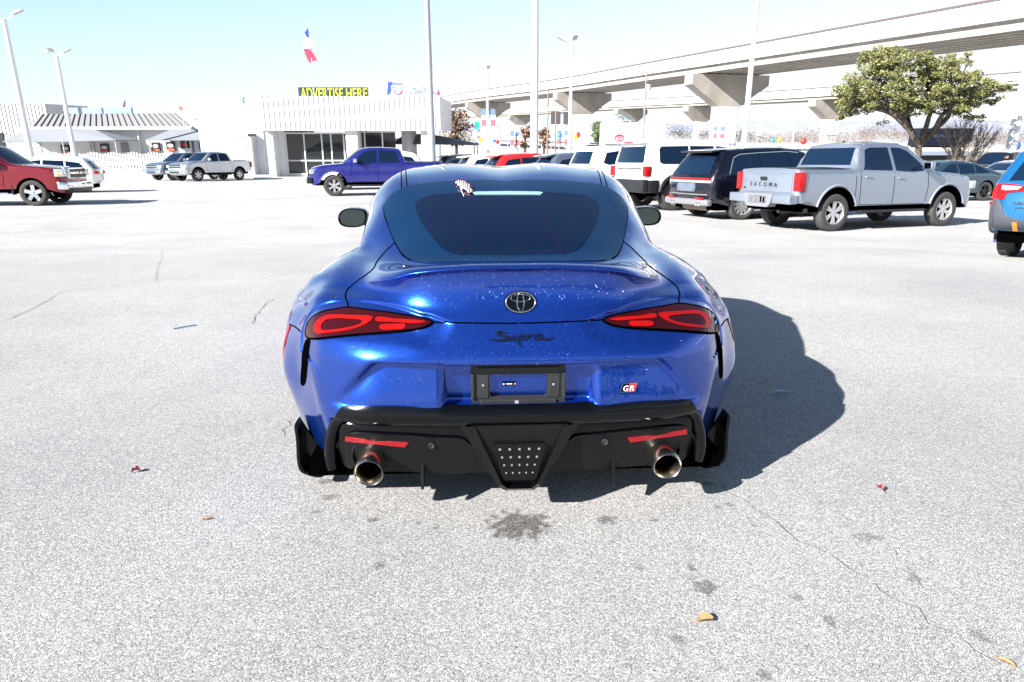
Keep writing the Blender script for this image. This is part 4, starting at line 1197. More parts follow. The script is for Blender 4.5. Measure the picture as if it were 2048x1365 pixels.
v.mirrors(.85,1.12,P_NAVY,.2,.14); v.handles([(-.75,.98),(.2,.96)],P_NAVY)
MB().tube([(-.7,-1.51,.36),(.7,-1.51,.36)],.08,8).tube([(-.5,-2.2,.33),(.5,-2.2,.33)],.12,8).build('rear_axle', mat('dusty_metal',(.2,.17,.14),rough=.7), v.r, True)
v.wheels(w=.27, spokes=12, rr=.72, twin=False)
v.place((.85,-1.51),(6.1,18.5),21.5,1.05)
# smaller white SUV behind, and others in the row
R4 = dict(wb=2.79, W=.95, sill=.45, arch=.47, wr=.39, belt=1.18, tumble=.22, re=.07, rr=.2, rf=.4,
  top=[(-2.25,.55),(-2.32,.75),(-2.30,1.12),(-2.05,1.66),(-1.98,1.74),(-1.4,1.80),(.1,1.79),(.5,1.70),(1.1,1.22),(2.1,1.12),(2.36,.95),(2.40,.5),(2.3,.4)])
v = Veh('family_suv', 'white SUV with a dark rear quarter window, parked left of the white boxy off-roader', 'SUV', R4, P_WHITE, 'SUVs in the row behind the coupe')
suv_common(v, [[(-1.88,1.26),(-1.72,1.58),(-1.25,1.64),(-1.12,1.56),(-1.16,1.24),(-1.7,1.2)],[(-.92,1.24),(-.92,1.66),(-.12,1.68),(-.12,1.24)],[(-.04,1.24),(-.04,1.68),(.36,1.62),(.86,1.26)]], [(-.70,1.22),(.70,1.22),(.60,1.62),(-.60,1.62)])
for sx in (1,-1): MB().box((min(sx*.62,sx*.93),-2.40,.98),(max(sx*.62,sx*.93),-2.18,1.14),None,.03).build('tail_lamp', lamp_clear, v.r, True)
for sx in (1,-1): MB().prism([(sx*.68,1.04),(sx*.93,.98),(sx*.93,1.06)],-2.42,-2.30).build('reflector', tail_red, v.r)
for sx in (1,-1): MB().tube([(sx*.66,-1.7,1.83),(sx*.66,.2,1.84)],.022,6).build('roof_rail', trim, v.r)
v.wheels(); v.place((.82,-1.395),(3.85,26.2),21.5,1.14)
def row_suv(label, m, world, scale, head=21.5, dark=True, lod=1.0, name='family_suv'):
    v = Veh(name, label, 'SUV', SUVS, m, 'SUVs in the row behind the coupe', lod)
    suv_common(v, [[(-1.75,1.10),(-1.55,1.34),(-1.0,1.42),(-1.02,1.06)],[(-.95,1.06),(-.93,1.43),(-.12,1.46),(-.1,1.04)],[(-.02,1.04),(-.04,1.46),(.40,1.42),(.95,1.08),(.9,1.04)]], [(-.68,1.10),(.68,1.10),(.55,1.42),(-.55,1.42)])
    MB().prism([(-2.08,1.44),(-1.7,1.53),(-1.68,1.57),(-2.1,1.49)],-.6,.6,'x').build('roof_spoiler', m, v.r)
    for sx in (1,-1): MB().box((min(sx*.5,sx*.90),-2.27,.94),(max(sx*.5,sx*.90),-2.10,1.03),None,.02).build('tail_lamp', tail_red, v.r, True)
    v.wheels(spokes=5); v.place((.8,-1.33),world,head,scale); return v
SUVS = dict(wb=2.66, W=.93, sill=.32, arch=.42, wr=.36, belt=1.02, tumble=.34, re=.09, rr=.3, rf=.45,
  top=[(-2.12,.42),(-2.22,.58),(-2.20,.95),(-2.0,1.16),(-1.78,1.44),(-1.7,1.52),(-1.3,1.585),(-.3,1.63),(.3,1.58),(.6,1.48),(1.25,1.06),(1.9,.94),(2.18,.78),(2.24,.5),(2.15,.32)])
row_suv('blue-grey SUV parked between the red SUV and the white SUV', P_GREYB, (2.3, 29.2), 1.14)
row_suv('bright red SUV seen over the roof of the blue coupe', P_REDB, (.05, 33.0), 1.14)
row_suv('white SUV parked immediately left of the bright red SUV', P_WHITE, (-1.6, 36.8), 1.14)
row_suv('dark grey SUV beside the tail end of the violet-blue pickup', P_GREY, (-3.2, 40.5), 1.14)
# ---- violet-blue pickup -------------------------------------------
v = Veh('pickup_truck', 'violet-blue double-cab pickup facing left in front of the white panelled building', 'pickup truck', PICK, P_PURPLE, lod=1.2)
pickup_details(v, mirror_m=chrome)
v.flares(mat('violet_trim', (.022, .024, .22), rough=.6), .03, .03)
MB().box((-.96,2.50,.50),(.96,2.72,.74),None,.04).build('front_bumper', trim, v.r, True)
MB().box((-.60,2.52,.76),(.60,2.66,1.08),None,.03).build('grille', trim, v.r, True)
MB().prism([(-1.5,.50),(-1.4,.75),(-1.35,.50)],-.97,.97,'x').build('splash_guard', trim, v.r)
v.place((-.84, 1.675), (-7.8, 30.6), 196, 1.10)
# ---- distant silver pickup and the dark one behind -----------------
for (lab, m, ref, hd, sc) in (('silver double-cab pickup with a bright grille by the picket fence', P_SILVER, (-23.1, 51.5), 242, 1.12), ('dark blue-grey pickup mostly hidden behind the distant silver pickup', P_GREYB, (-25.9, 53.6), 242, 1.1)):
    v = Veh('pickup_truck', lab, 'pickup truck', PICK, m)
    pickup_details(v)
    g_ = MB().box((-.62,2.50,.80),(.62,2.66,1.10),None,.03).build('grille', chrome, v.r, True)
    MB().box((-.55,2.655,.84),(.55,2.67,.93)).box((-.55,2.655,.98),(.55,2.67,1.06)).build('grille_slot', trim, g_)
    MB().box((-.96,2.50,.50),(.96,2.74,.72),None,.04).build('front_bumper', chrome, v.r, True)
    MB().box((-.45,2.745,.52),(.45,2.75,.62)).build('bumper_opening', trim, v.r)
    v.place((-.84, 1.675), ref, hd, sc)
# ---- red pickup ----------------------------------------------------
RP = dict(PICK); RP['wb'] = 3.6; RP['arch'] = .47; RP['wr'] = .405; RP['W'] = 1.0
RP['top'] = [(a - (.25 if a < -1.1 else 0) + (.20 if a > 1.4 else 0), b + (.04 if b > 1 else 0) - (.02 if a > 1.4 else 0)) for a, b in PICK['top']]
v = Veh('pickup_truck', 'dark red pickup with bright chrome bumper cut off by the left frame edge', 'pickup truck', RP, P_RED, lod=1.4)
for sx in (1, -1):
    v.panel('side_window', [(-.98,1.34),(-.93,1.42),(-.84,1.76),(-.70,1.80),(-.16,1.81),(-.12,1.32)], 'x', sx, glass_v)
    v.panel('side_window', [(-.02,1.32),(-.06,1.81),(.22,1.80),(.42,1.74),(.72,1.51),(.88,1.36),(.80,1.31),(.30,1.295)], 'x', sx, glass_v)
    MB().box((min(sx*.68,sx*1.0),2.52,.92),(max(sx*.68,sx*1.0),2.80,1.16),None,.02).build('headlamp', lamp_clear, v.r, True)
    MB().box((sx*1.0-.01,2.60,.95),(sx*1.0+.01,2.72,1.0)).box((sx*1.0-.01,2.60,1.07),(sx*1.0+.01,2.70,1.11)).build('indicator', amber, v.r)
    MB().box((sx*.96-.05,-1.1,.38),(sx*.96+.05,1.1,.44),None,.02).build('side_step', chrome, v.r, True)
    MB().tube([(sx*.995,-.9,.70),(sx*1.0,.9,.70)],.018,6).build('side_strip', chrome, v.r)
    MB().box((sx*.90-.11,1.22,.36),(sx*.90+.11,1.25,.68)).build('mud_flap', trim, v.r)
v.panel('windscreen', [(-.70,1.34),(.70,1.34),(.60,1.84),(-.60,1.84)], 'y', 1, glass_v, step=.1)
v.line('door_gap', [('x',s_,[(-.07,1.30),(-.06,.55)]) for s_ in (1,-1)]+[('x',s_,[(.96,1.30),(1.04,.9),(1.0,.6)]) for s_ in (1,-1)], .006, seam_m)
v.line('window_trim', [('x',s_,[(-1.0,1.29),(.9,1.275)]) for s_ in (1,-1)], .012, chrome)
MB().box((-.66,2.66,.84),(.66,2.84,1.20),None,.02).build('grille', chrome, v.r, True)
MB().box((-.60,2.835,.88),(.60,2.85,1.0)).box((-.60,2.835,1.06),(.60,2.85,1.16)).build('grille_mesh', trim, v.r)
MB().box((-1.0,2.55,.50),(1.0,2.90,.76),None,.06).build('front_bumper', chrome, v.r, True)
MB().box((-.8,2.80,.40),(.8,2.91,.56),None,.03).build('bumper_valance', trim, v.r, True)
v.mirrors(.72,1.33,chrome,.22,.17); v.handles([(-.85,1.16),(.12,1.14)],chrome)
q = v.hit(.45, .86, 'x', 1)[0]
vv, f = text_mesh('TEXAS', .09, 0, .002, 1.05)
mb = MB().add(vv, f); place(mb, Matrix.Translation(q + Vector((.01,0,0))) @ Matrix(((0,0,1,0),(1,0,0,0),(0,1,0,0),(0,0,0,1)))); mb.build('badge', chrome, v.r)
v.wheels(w=.27, spokes=5, rim=chrome, rr=.68, twin=False)
v.place((.865, 1.8), (-16.55, 24.1), 10, 1.07)
# white hatchback behind it
HB = dict(SUVS)
def hatch(label, m, world, head, scale, cat='hatchback', name='hatchback', group=None):
    v = Veh(name, label, cat, SUVS, m, group)
    suv_common(v, [[(-1.75,1.10),(-1.55,1.34),(-1.0,1.42),(-1.02,1.06)],[(-.95,1.06),(-.93,1.43),(-.12,1.46),(-.1,1.04)],[(-.02,1.04),(-.04,1.46),(.40,1.42),(.95,1.08),(.9,1.04)]], [(-.68,1.06),(.68,1.06),(.55,1.42),(-.55,1.42)], [(-.7,1.1),(.7,1.1),(.58,1.5),(-.58,1.5)])
    for sx in (1,-1):
        MB().box((min(sx*.5,sx*.90),-2.27,.84),(max(sx*.5,sx*.90),-2.10,.98),None,.02).build('tail_lamp', tail_red, v.r, True)
        MB().box((min(sx*.55,sx*.90),2.0,.70),(max(sx*.55,sx*.90),2.22,.84),None,.03).build('headlamp', lamp_clear, v.r, True)
    v.wheels(spokes=5); v.place((0,0),world,head,scale); return v
hatch('white hatchback showing its rear quarter above the bonnet of the red pickup', P_WHITE, (-22.6, 34.0), 200, 1.05)
hatch('small blue-grey car parked behind the picket fence by the right canopy', P_GREYB, (-33.0, 78.0), 60, 1.1)
hatch('white hatchback with roof rack between the violet-blue pickup and the building', P_WHITE, (-7.6, 38.5), 200, 1.25)
# ---- light blue estate on the right ---------------------------------
OB = dict(wb=2.74, W=.93, sill=.36, arch=.43, wr=.365, belt=1.06, tumble=.30, re=.08, rr=.32, rf=.45,
  top=[(-2.28,.42),(-2.44,.55),(-2.46,.72),(-2.38,.98),(-2.28,1.12),(-2.0,1.46),(-1.95,1.55),(-1.5,1.62),(-.4,1.66),(.3,1.60),(.6,1.50),(1.25,1.08),(2.0,.98),(2.3,.8),(2.36,.5),(2.25,.34)])
v = Veh('estate_car', 'bright sky-blue estate car with dark grey bumper cut off by the right frame edge', 'estate car', OB, P_SKY, lod=1.6)
suv_common(v, [[(-1.9,1.14),(-1.7,1.40),(-1.0,1.48),(-1.02,1.10)],[(-.95,1.10),(-.93,1.49),(-.12,1.52),(-.1,1.08)],[(-.02,1.08),(-.04,1.52),(.40,1.46),(.95,1.10)]], [(-.74,1.12),(.74,1.12),(.60,1.47),(-.60,1.47)])
v.panel('bumper', [(-.93,.36),(.93,.36),(.93,.86),(.80,.86),(.70,.64),(.55,.58),(-.55,.58),(-.70,.64),(-.80,.86),(-.93,.86)], 'y', -1, mat('bumper_slate',(.055,.06,.075),rough=.5), off=.03)
for sx in (1,-1):
    v.panel('tail_lamp', [(sx*.93,.86),(sx*.93,1.06),(sx*.80,1.08),(sx*.42,1.02),(sx*.50,.97),(sx*.72,.95),(sx*.74,.86)], 'y', -1, tail_red, off=.02, step=.06)
    v.panel('reversing_lens', [(sx*.80,.98),(sx*.80,1.05),(sx*.55,1.02),(sx*.60,.985)], 'y', -1, lamp_clear, off=.026, step=.06)
    v.panel('reflector', [(sx*.86,.78),(sx*.92,.78),(sx*.92,.83),(sx*.86,.83)], 'y', -1, tail_red, off=.035, step=.06)
    v.panel('side_cladding', [(-2.2,.36),(-2.2,.60),(-1.9,.62),(-1.84,.36)], 'x', sx, MATS['bumper_slate'], off=.02)
    MB().box((sx*.80-.12,-1.86,.22),(sx*.80+.12,-1.83,.46)).build('mud_flap', mat('flap_navy',(.02,.03,.07),rough=.6), v.r)
v.panel('bumper_sticker', [(-.60,.44),(-.54,.44),(-.54,.54),(-.60,.54)], 'y', -1, amber, off=.036, step=.05)
lettering(v, 'SUBARU', (-.52, .80), .055, trim, 1.1)
lettering(v, 'OUTBACK', (-.52, .735), .03, trim, 1.1, name='model_lettering')
v.wheels(w=.24, spokes=5, rim=dark_rim)
v.place((-.81,-1.37),(7.45,10.2),44,.96)
# ---- saloons on the right -------------------------------------------
SAL = dict(wb=2.82, W=.92, sill=.30, arch=.39, wr=.345, belt=.96, tumble=.42, re=.09, rr=.4, rf=.5,
  top=[(-2.3,.40),(-2.42,.55),(-2.42,.88),(-2.32,.98),(-2.0,1.03),(-1.5,1.20),(-1.0,1.37),(-.4,1.44),(.1,1.43),(.5,1.33),(1.2,1.0),(1.9,.88),(2.25,.72),(2.33,.5),(2.25,.30)])
def saloon(label, m, world, head, scale, ref=(0,0), name='saloon_car'):
    v = Veh(name, label, 'saloon car', SAL, m)
    suv_common(v, [[(-1.5,1.02),(-1.1,1.22),(-.85,1.28),(-.85,1.0)],[(-.80,1.0),(-.78,1.30),(-.1,1.34),(-.08,.98)],[(0,.98),(-.02,1.34),(.3,1.30),(.85,1.02)]], [(-.62,1.06),(.62,1.06),(.5,1.32),(-.5,1.32)], [(-.66,1.03),(.66,1.03),(.54,1.34),(-.54,1.34)])
    for sx in (1,-1):
        MB().box((min(sx*.5,sx*.88),-2.43,.78),(max(sx*.5,sx*.88),-2.28,.90),None,.02).build('tail_lamp', tail_red, v.r, True)
        MB().box((min(sx*.55,sx*.88),2.05,.62),(max(sx*.55,sx*.88),2.27,.74),None,.03).build('headlamp', lamp_clear, v.r, True)
    v.wheels(w=.22, spokes=5, rim=dark_rim, twin=True); v.place(ref,world,head,scale); return v
saloon('slate-teal saloon with black wheels beyond the bonnet of the silver pickup', P_TEAL, (18.35,27.1), 196, 1.05, (-.82,-1.41))
saloon('pale silver saloon showing its rear window behind the sky-blue estate', P_SILVERB, (22.6,31.0), 30, 1.05)
saloon('dark saloon roof showing left of the bare shrub', P_GREY, (18.6,34.5), 200, 1.1)
v = Veh('pickup_truck', 'black pickup with orange sticker on its windscreen, in front of the bare shrub', 'pickup truck', PICK, P_BLACK)
pickup_details(v)
MB().box((-.62,2.50,.80),(.62,2.66,1.10),None,.03).build('grille', trim, v.r, True)
MB().box((-.96,2.50,.50),(.96,2.74,.72),None,.04).build('front_bumper', trim, v.r, True)
v.panel('windscreen_sticker', [(-.60,1.55),(-.45,1.55),(-.45,1.66),(-.60,1.66)], 'y', 1, amber, off=.012)
v.place((0,0),(28.5,41.0),215,1.05)
# ------------------------------------------------------------------ background
white_wall = mat('white_wall', (.60, .60, .615), rough=.6, noise=.04, nscale=.8)
white_metal = mat('white_metal', (.50, .50, .51), rough=.35)
pole_grey = mat('pole_grey', (.38, .40, .44), rough=.4, metal=.3)
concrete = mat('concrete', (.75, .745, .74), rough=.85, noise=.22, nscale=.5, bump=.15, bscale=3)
concrete_shade = mat('shaded_concrete', (.30, .275, .25), rough=.85, noise=.45, nscale=.35)  # girders and pier caps: brownish shade worked into a darker, mottled concrete colour
dark_glass = mat('shop_glass', (.015, .018, .02), rough=.05, coat=.2)
fabric = mat('canopy_fabric', (.20, .215, .24), rough=.8)
alu = mat('mullion', (.55, .56, .58), rough=.4)
black_p = mat('poster_black', (.02, .02, .022), rough=.4)
orange_p = mat('poster_orange', (.60, .12, .03), rough=.5)
grey_p = mat('poster_grey', (.45, .50, .50), rough=.5)
red_p = mat('sign_red', (.60, .01, .03), rough=.4)
blue_p = mat('sign_blue', (.03, .09, .38), rough=.4)

def pbox(mb, x0, y0, x1, y1, Y, t=.3, front=0.0, bev=0):
    "box whose front face covers the photo rectangle when it stands at depth Y"
    a = at(x0, y0, Y - front); b = at(x1, y1, Y - front)
    mb.box((min(a.x, b.x), Y - front, min(a.z, b.z)), (max(a.x, b.x), Y - front + t, max(a.z, b.z)), None, bev)
    return mb
def gbase(px, Y):
    p = at(px, 262, Y); return Vector((p.x, Y, gz(Y)))

# white panelled building --------------------------------------------
Y0 = 58.0
bl_ = empty('showroom_building', (at(700, 262, Y0).x, Y0, gz(Y0)), (0, 0, 0), 'white building with ribbed metal fascia and dark shop windows behind the violet-blue pickup', 'building')
def inv(o):
    "parent a world-space mesh to the building's base without moving it"
    return o
def child(o, parent):
    o.parent = parent; o.matrix_parent_inverse = Matrix.Translation(-parent.location) ; return o
zt = at(700, 193, Y0).z; zf = at(700, 262, Y0).z; zg = gz(Y0)
xl = at(519, 193, Y0).x; xr = at(879, 193, Y0).x
mb = MB(); mb.box((xl, Y0, zf), (xr, Y0 + 11, zt))
k = xl + .2
while k < xr - .1:
    mb.prism([(k - .035, Y0 + .005), (k + .035, Y0 + .005), (k + .02, Y0 - .05), (k - .02, Y0 - .05)], zf + .003, zt + .02, 'z'); k += .405
k = Y0 + .3
while k < Y0 + 11:
    mb.box((xl - .04, k - .02, zf + .003), (xl + .004, k + .02, zt)); k += .41
fa_ = child(mb.build('fascia', white_metal, None), bl_)
mb = MB(); k = xl + .4
while k < xr - .1: mb.box((k - .012, Y0 - .006, zf + .01), (k + .012, Y0 + .002, zt - .02)); k += .405
o = mb.build('panel_seam', mat('seam_grey', (.10, .10, .12), rough=.7)); o.parent = fa_
def wx(px): return at(px, 300, Y0 + .4).x
def wz(py): return at(600, py, Y0 + .4).z
mb = MB()
mb.box((xl + .05, Y0 + .4, zg - .3), (wx(548), Y0 + 10.8, zf + .01)); mb.box((wx(693), Y0 + .4, zg - .3), (wx(716), Y0 + 10.8, zf + .01))
mb.box((wx(787), Y0 + 5, zg - .3), (wx(800), Y0 + 10.8, zf + .01)); mb.box((wx(843), Y0 + .4, zg - .3), (wx(868), Y0 + 1.2, zf + .01))
mb.box((wx(548), Y0 + 1.4, zg - .3), (wx(562), Y0 + 10.8, zf + .01)); mb.box((wx(562), Y0 + 1.8, zg - .3), (wx(787), Y0 + 10.8, zg + .25))
child(mb.build('wall', white_wall, None), bl_)
def glazing(x0, x1, ztop, zbot, Yg, mull, trans):
    w = child(MB().box((x0, Yg, zbot), (x1, Yg + .05, ztop)).build('shop_window', dark_glass), bl_)
    m = MB()
    for q in mull: m.box((q - .05, Yg - .08, zbot), (q + .05, Yg - .002, ztop))
    for q in trans: m.box((x0, Yg - .07, q - .05), (x1, Yg - .003, q + .05))
    m.box((x0 - .06, Yg - .09, ztop - .06), (x1 + .06, Yg - .004, ztop + .06)); m.box((x0 - .06, Yg - .09, zbot - .06), (x1 + .06, Yg - .004, zbot + .08))
    o = m.build('window_frame', alu); o.parent = w
glazing(wx(563), wx(690), wz(267), wz(351), Y0 + 1.8, [wx(563), wx(600), wx(636), wx(655), wx(681)], [wz(323)])
glazing(wx(718), wx(786), wz(264), wz(345), Y0 + 1.8, [wx(724), wx(760)], [])
child(MB().tube([at(713, 252, Y0 - .3) , at(736, 264, Y0 - .3)], .03, 6).build('bracket', alu), bl_) if False else None
tag(MB().box((xl - 1, Y0 - .6, gz(Y0) - .3), (xr + 1, Y0 + .35, gz(Y0) + .14)).build('kerb', concrete), kind='structure')

# blown white building beside it and its shaded side ---------------------
Y1 = 76.0
b2 = empty('workshop_building', (at(440, 262, Y1).x, Y1, gz(Y1)), (0, 0, 0), 'tall plain white building between the standing-seam roof and the ribbed fascia', 'building')
mb = MB(); pbox(mb, 388, 192, 535, 352, Y1, 2.5)
a = at(456, 270, Y1 - 1.2); b = at(519, 352, Y1 - 1.2)
child(mb.build('wall', white_wall), b2)
mb = MB(); pbox(mb, 462, 268, 512, 356, Y1 - 1.2, 1.2)
x = at(466, 300, Y1 - 1.2).x
while x < at(511, 300, Y1 - 1.2).x:
    mb.box((x - .03, Y1 - 1.25, at(480, 356, Y1 - 1.2).z), (x + .03, Y1 - 1.198, at(480, 268, Y1 - 1.2).z)); x += .5
child(mb.build('porch', white_metal), b2)
child(pbox(MB(), 478, 193, 487, 206, Y1 - .1, .08).build('blue_panel', mat('pale_blue', (.20, .28, .5), rough=.5)), b2)
child(pbox(MB(), 495, 268, 511, 273, Y1 - 1.35, .12).build('lamp_housing', trim), b2)

# building with the standing-seam roof -----------------------------------
Y2 = 96.0
b3 = empty('service_building', (at(230, 262, Y2).x, Y2, gz(Y2)), (0, 0, 0), 'low white building with sloping ribbed grey roof and poster windows behind the picket fence', 'building')
mb = MB(); pbox(mb, 30, 256, 388, 318, Y2, 10)
for px in (178, 272): pbox(mb, px, 254, px + 12, 318, Y2 - .5, .5)
pbox(mb, 375, 254, 386, 318, Y2 - .5, .5)
child(mb.build('wall', white_wall), b3)
E0 = at(62, 254, Y2 - 1.2); E1 = at(382, 252, Y2 - 1.2); T0 = at(82, 229, Y2 + 5); T1 = at(352, 227, Y2 + 5)
mb = MB(); d = Vector((0, 0, -.25))
mb.add([E0, E1, T1, T0, E0 + d, E1 + d, T1 + d, T0 + d], [(0, 1, 2, 3), (7, 6, 5, 4), (0, 4, 5, 1), (1, 5, 6, 2), (2, 6, 7, 3), (3, 7, 4, 0)])
rf_ = child(mb.build('roof', mat('roof_grey', (.27, .265, .26), rough=.5)), b3)
mb = MB()
for k in range(26):
    t = (k + .5) / 26; a = E0.lerp(E1, t); b = T0.lerp(T1, t)
    w = Vector((.04, 0, 0)); h_ = Vector((0, -.02, .12))
    mb.add([a - w, a + w, b + w, b - w, a - w + h_, a + w + h_, b + w + h_, b - w + h_], [(0, 4, 5, 1), (4, 7, 6, 5), (1, 5, 6, 2), (0, 3, 7, 4), (0, 1, 2, 3)])
o = mb.build('roof_rib', mat('rib_dark', (.16, .16, .17), rough=.5)); o.parent = rf_
child(MB().box((E0.x, E0.y - .12, E0.z - .40), (E1.x, E0.y - .01, E0.z + .02)).build('gutter', mat('gutter', (.30, .33, .40), rough=.5)), b3)
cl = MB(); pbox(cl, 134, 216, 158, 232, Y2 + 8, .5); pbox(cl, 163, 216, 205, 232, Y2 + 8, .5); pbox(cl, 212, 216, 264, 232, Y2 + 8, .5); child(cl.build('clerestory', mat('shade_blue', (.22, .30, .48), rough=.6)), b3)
# lean-to on its right
mb = MB(); a = at(384, 238, Y2 - .6); b = at(430, 258, Y2 - .6); c = at(384, 258, Y2 - .6)
mb.prism([(a.x, a.z), (b.x, b.z), (c.x, c.z)], Y2 - .6, Y2 + 4); pbox(mb, 384, 259, 470, 318, Y2 - .6, 5)
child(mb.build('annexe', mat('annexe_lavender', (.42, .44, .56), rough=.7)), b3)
dn = MB(); pbox(dn, 397, 282, 408, 305, Y2 - .75, .12); child(dn.build('door', black_p), b3); dn = MB(); pbox(dn, 411, 282, 422, 305, Y2 - .75, .12); child(dn.build('door', black_p), b3)
for (x0, y0, x1, y1, c1, c2) in ((120,290,140,307,grey_p,orange_p),(199,288,218,305,grey_p,red_p),(302,285,320,303,grey_p,orange_p),(331,284,350,302,grey_p,orange_p),(360,283,378,297,red_p,black_p),(447,280,457,297,red_p,blue_p),(459,280,468,297,red_p,blue_p)):
    YY = Y2 - .3 if x0 < 384 else Y2 - .8
    w = child(pbox(MB(), x0, y0, x1, y1, YY, .28).build('poster_window', black_p), b3)
    pm_ = MB(); a = at(x0 + 3, y0 + 4, YY - .03); b = at(x1 - 3, (y0 + y1) / 2 + 2.5, YY - .03); cx = (a.x + b.x) / 2; cz = (a.z + b.z) / 2
    pm_.prism([(cx + (b.x - a.x) / 2 * math.cos(t * math.pi / 8), cz + (a.z - b.z) / 2 * math.sin(t * math.pi / 8)) for t in range(16)], YY - .04, YY - .005)
    o = pm_.build('poster_disc', c1); o.parent = w
    o = pbox(MB(), x0 + 1, y1 - 4, x1 - 1, y1 - .5, YY, .03, .035).build('poster_band', c2); o.parent = w
child(pbox(MB(), 240, 286, 257, 305, Y2 - .2, .18).build('door', mat('door_grey', (.22, .22, .25), rough=.5)), b3)
# far ribbed wall at the left
Y3 = 120.0
b4 = empty('warehouse', (at(40, 262, Y3).x, Y3, gz(Y3)), (0, 0, 0), 'pale ribbed metal warehouse at the far left behind the light poles', 'building')
mb = MB(); pbox(mb, -120, 208, 102, 275, Y3, 12)
x = at(-120, 240, Y3).x
while x < at(101, 240, Y3).x: mb.box((x - .08, Y3 - .10, gz(Y3)), (x + .08, Y3 + .003, at(0, 208, Y3).z)); x += .62
child(mb.build('wall', mat('warehouse_metal', (.45, .45, .47), rough=.5)), b4)
child(pbox(MB(), -60, 266, 14, 312, Y3 - .2, .3).build('loading_bay', trim), b4)

# canopies ----------------------------------------------------------------
def canopy(label, pts_top, pts_low, Y, depth, posts, group=None):
    c = gbase((pts_low[0][0] + pts_low[-1][0]) / 2, Y)
    r = empty('canopy_tent', c, (0, 0, 0), label, 'canopy')
    top = [at(x, y, Y + depth * .5) for x, y in pts_top]; low = [at(x, y, Y) for x, y in pts_low]
    lowb = [Vector((p.x, Y + depth, p.z)) for p in low]
    V = [*top, *low, *lowb]
    n = len(top)
    F = [(i, n + i, n + i + 1, i + 1) for i in range(n - 1)] + [(i, i + 1, 2 * n + i + 1, 2 * n + i) for i in range(n - 1)] + [(0, 2 * n, n), (n - 1, 2 * n - 1, 3 * n - 1)]
    mb = MB(); mb.add(V, F); mb.add([p - Vector((0, 0, .05)) for p in V], [tuple(reversed(f)) for f in F])
    child(mb.build('roof_fabric', fabric), r)
    for px in posts:
        for yy in (Y + .1, Y + depth - .1):
            x = at(px, 262, Y).x
            child(MB().tube([(x, yy, gz(yy)), (x, yy, low[0].z + .1)], .06, 6).build('post', white_metal), r)
canopy('wide grey fabric canopy at the far left in front of the standing-seam roof', [(50,260),(120,258),(190,260)], [(4,284),(120,284),(232,281)], 90, 6, (12, 120, 226))
canopy('grey fabric canopy in front of the lavender annexe', [(340,260),(400,260),(448,262)], [(290,281),(380,281),(470,281)], 90, 6, (294, 466))
canopy('grey fabric canopy to the right of the ribbed white building', [(810,269),(850,268),(880,272)], [(782,288),(850,288),(955,290)], 66, 6, (786, 948))

# picket fence ---------------------------------------------------------------
def fence(label, px0, px1, top, bot, Y, n):
    a = at(px0, bot, Y); b = at(px1, bot, Y); zt = at(px0, top, Y).z; zb = gz(Y)
    r = empty('picket_fence', (a.x, Y, zb), (0, 0, 0), label, 'fence', 'white picket fences')
    for k in range(n):
        x = a.x + (b.x - a.x) * (k + .5) / n; w = (b.x - a.x) / n * .33
        zt_ = zt + .12 * math.sin(k * .9)
        child(MB().prism([(x - w, zb), (x + w, zb), (x + w, zt_ - .12), (x + w * .5, zt_), (x - w * .5, zt_), (x - w, zt_ - .12)], Y, Y + .04).build('picket', white_metal), r)
    for f in (.2, .7):
        z = zb + (zt - zb) * f; child(MB().box((a.x, Y + .045, z - .06), (b.x, Y + .12, z + .06)).build('rail', white_metal), r)
fence('long white picket fence behind the red pickup', 60, 345, 306, 346, 84, 50)
fence('short white picket fence section right of the distant silver pickup', 440, 470, 300, 330, 86, 6)

# poles ------------------------------------------------------------------------
def light_pole(label, pxb, pxt, pyt, Y, wpx, m, heads=True, group='light poles'):
    b = at(pxb, 262, Y); t = at(pxt, pyt, Y); s = (Y * math.cos(PITCH)) / FPX
    x = (b.x + t.x) / 2; zb = gz(Y); rr = wpx * s / 2
    r = empty('light_pole', (x, Y, zb), (0, 0, 0), label, 'light pole', group)
    child(MB().tube([(x, Y, zb), (x, Y, zb + .02), (x, Y, t.z)], [rr * 1.25, rr * 1.2, rr * .8], 12).build('shaft', m, None, True), r)
    child(MB().box((x - rr * 2, Y - rr * 2, zb - .3), (x + rr * 2, Y + rr * 2, zb + .35), None, .04).build('footing', concrete), r)
    if heads:
        for k, (dx, dy) in enumerate(((-1, -.2), (1, .2), (.15, -1))):
            d = Vector((dx, dy, 0)).normalized(); p0 = Vector((x, Y, t.z)); L = 1.0
            arm = child(MB().tube([p0, p0 + d * .5 * L + Vector((0, 0, .05)), p0 + d * .75 * L + Vector((0, 0, .35))], .05, 6).build('arm', m, None, True), r)
            M = Matrix.Translation(p0 + d * 1.15 * L + Vector((0, 0, .55))) @ Matrix.Rotation(math.atan2(d.y, d.x), 4, 'Z') @ Matrix.Rotation(R(-24), 4, 'Y')
            hd = child(MB().box((-.45, -.28, -.06), (.45, .28, .08), M, .04).build('lamp_head', m), r)
            o = MB().box((-.38, -.22, -.075), (.38, .22, -.058), M).build('lens', pole_grey); o.parent = hd
    return r
light_pole('tallest white light pole at the far left edge with floodlights on top', 48, 12, 38, 62, 11, MATS.get('pole_white') or mat('pole_white', (.72, .72, .73), rough=.4))
light_pole('white light pole with three floodlights over the standing-seam roof', 138, 115, 112, 84, 8.5, MATS.get('pole_white') or mat('pole_white', (.72, .72, .73), rough=.4))
light_pole('grey light pole rising above the violet-blue pickup', 864, 850, -60, 40, 13, pole_grey, False)
light_pole('thick white light pole rising behind the roof of the blue coupe', 1070, 1070, -60, 37, 15, mat('pole_white', (.72, .72, .73), rough=.4), False)
light_pole('white light pole crossing in front of the highway pier', 1503, 1508, -60, 58, 10, MATS['pole_white'], False)
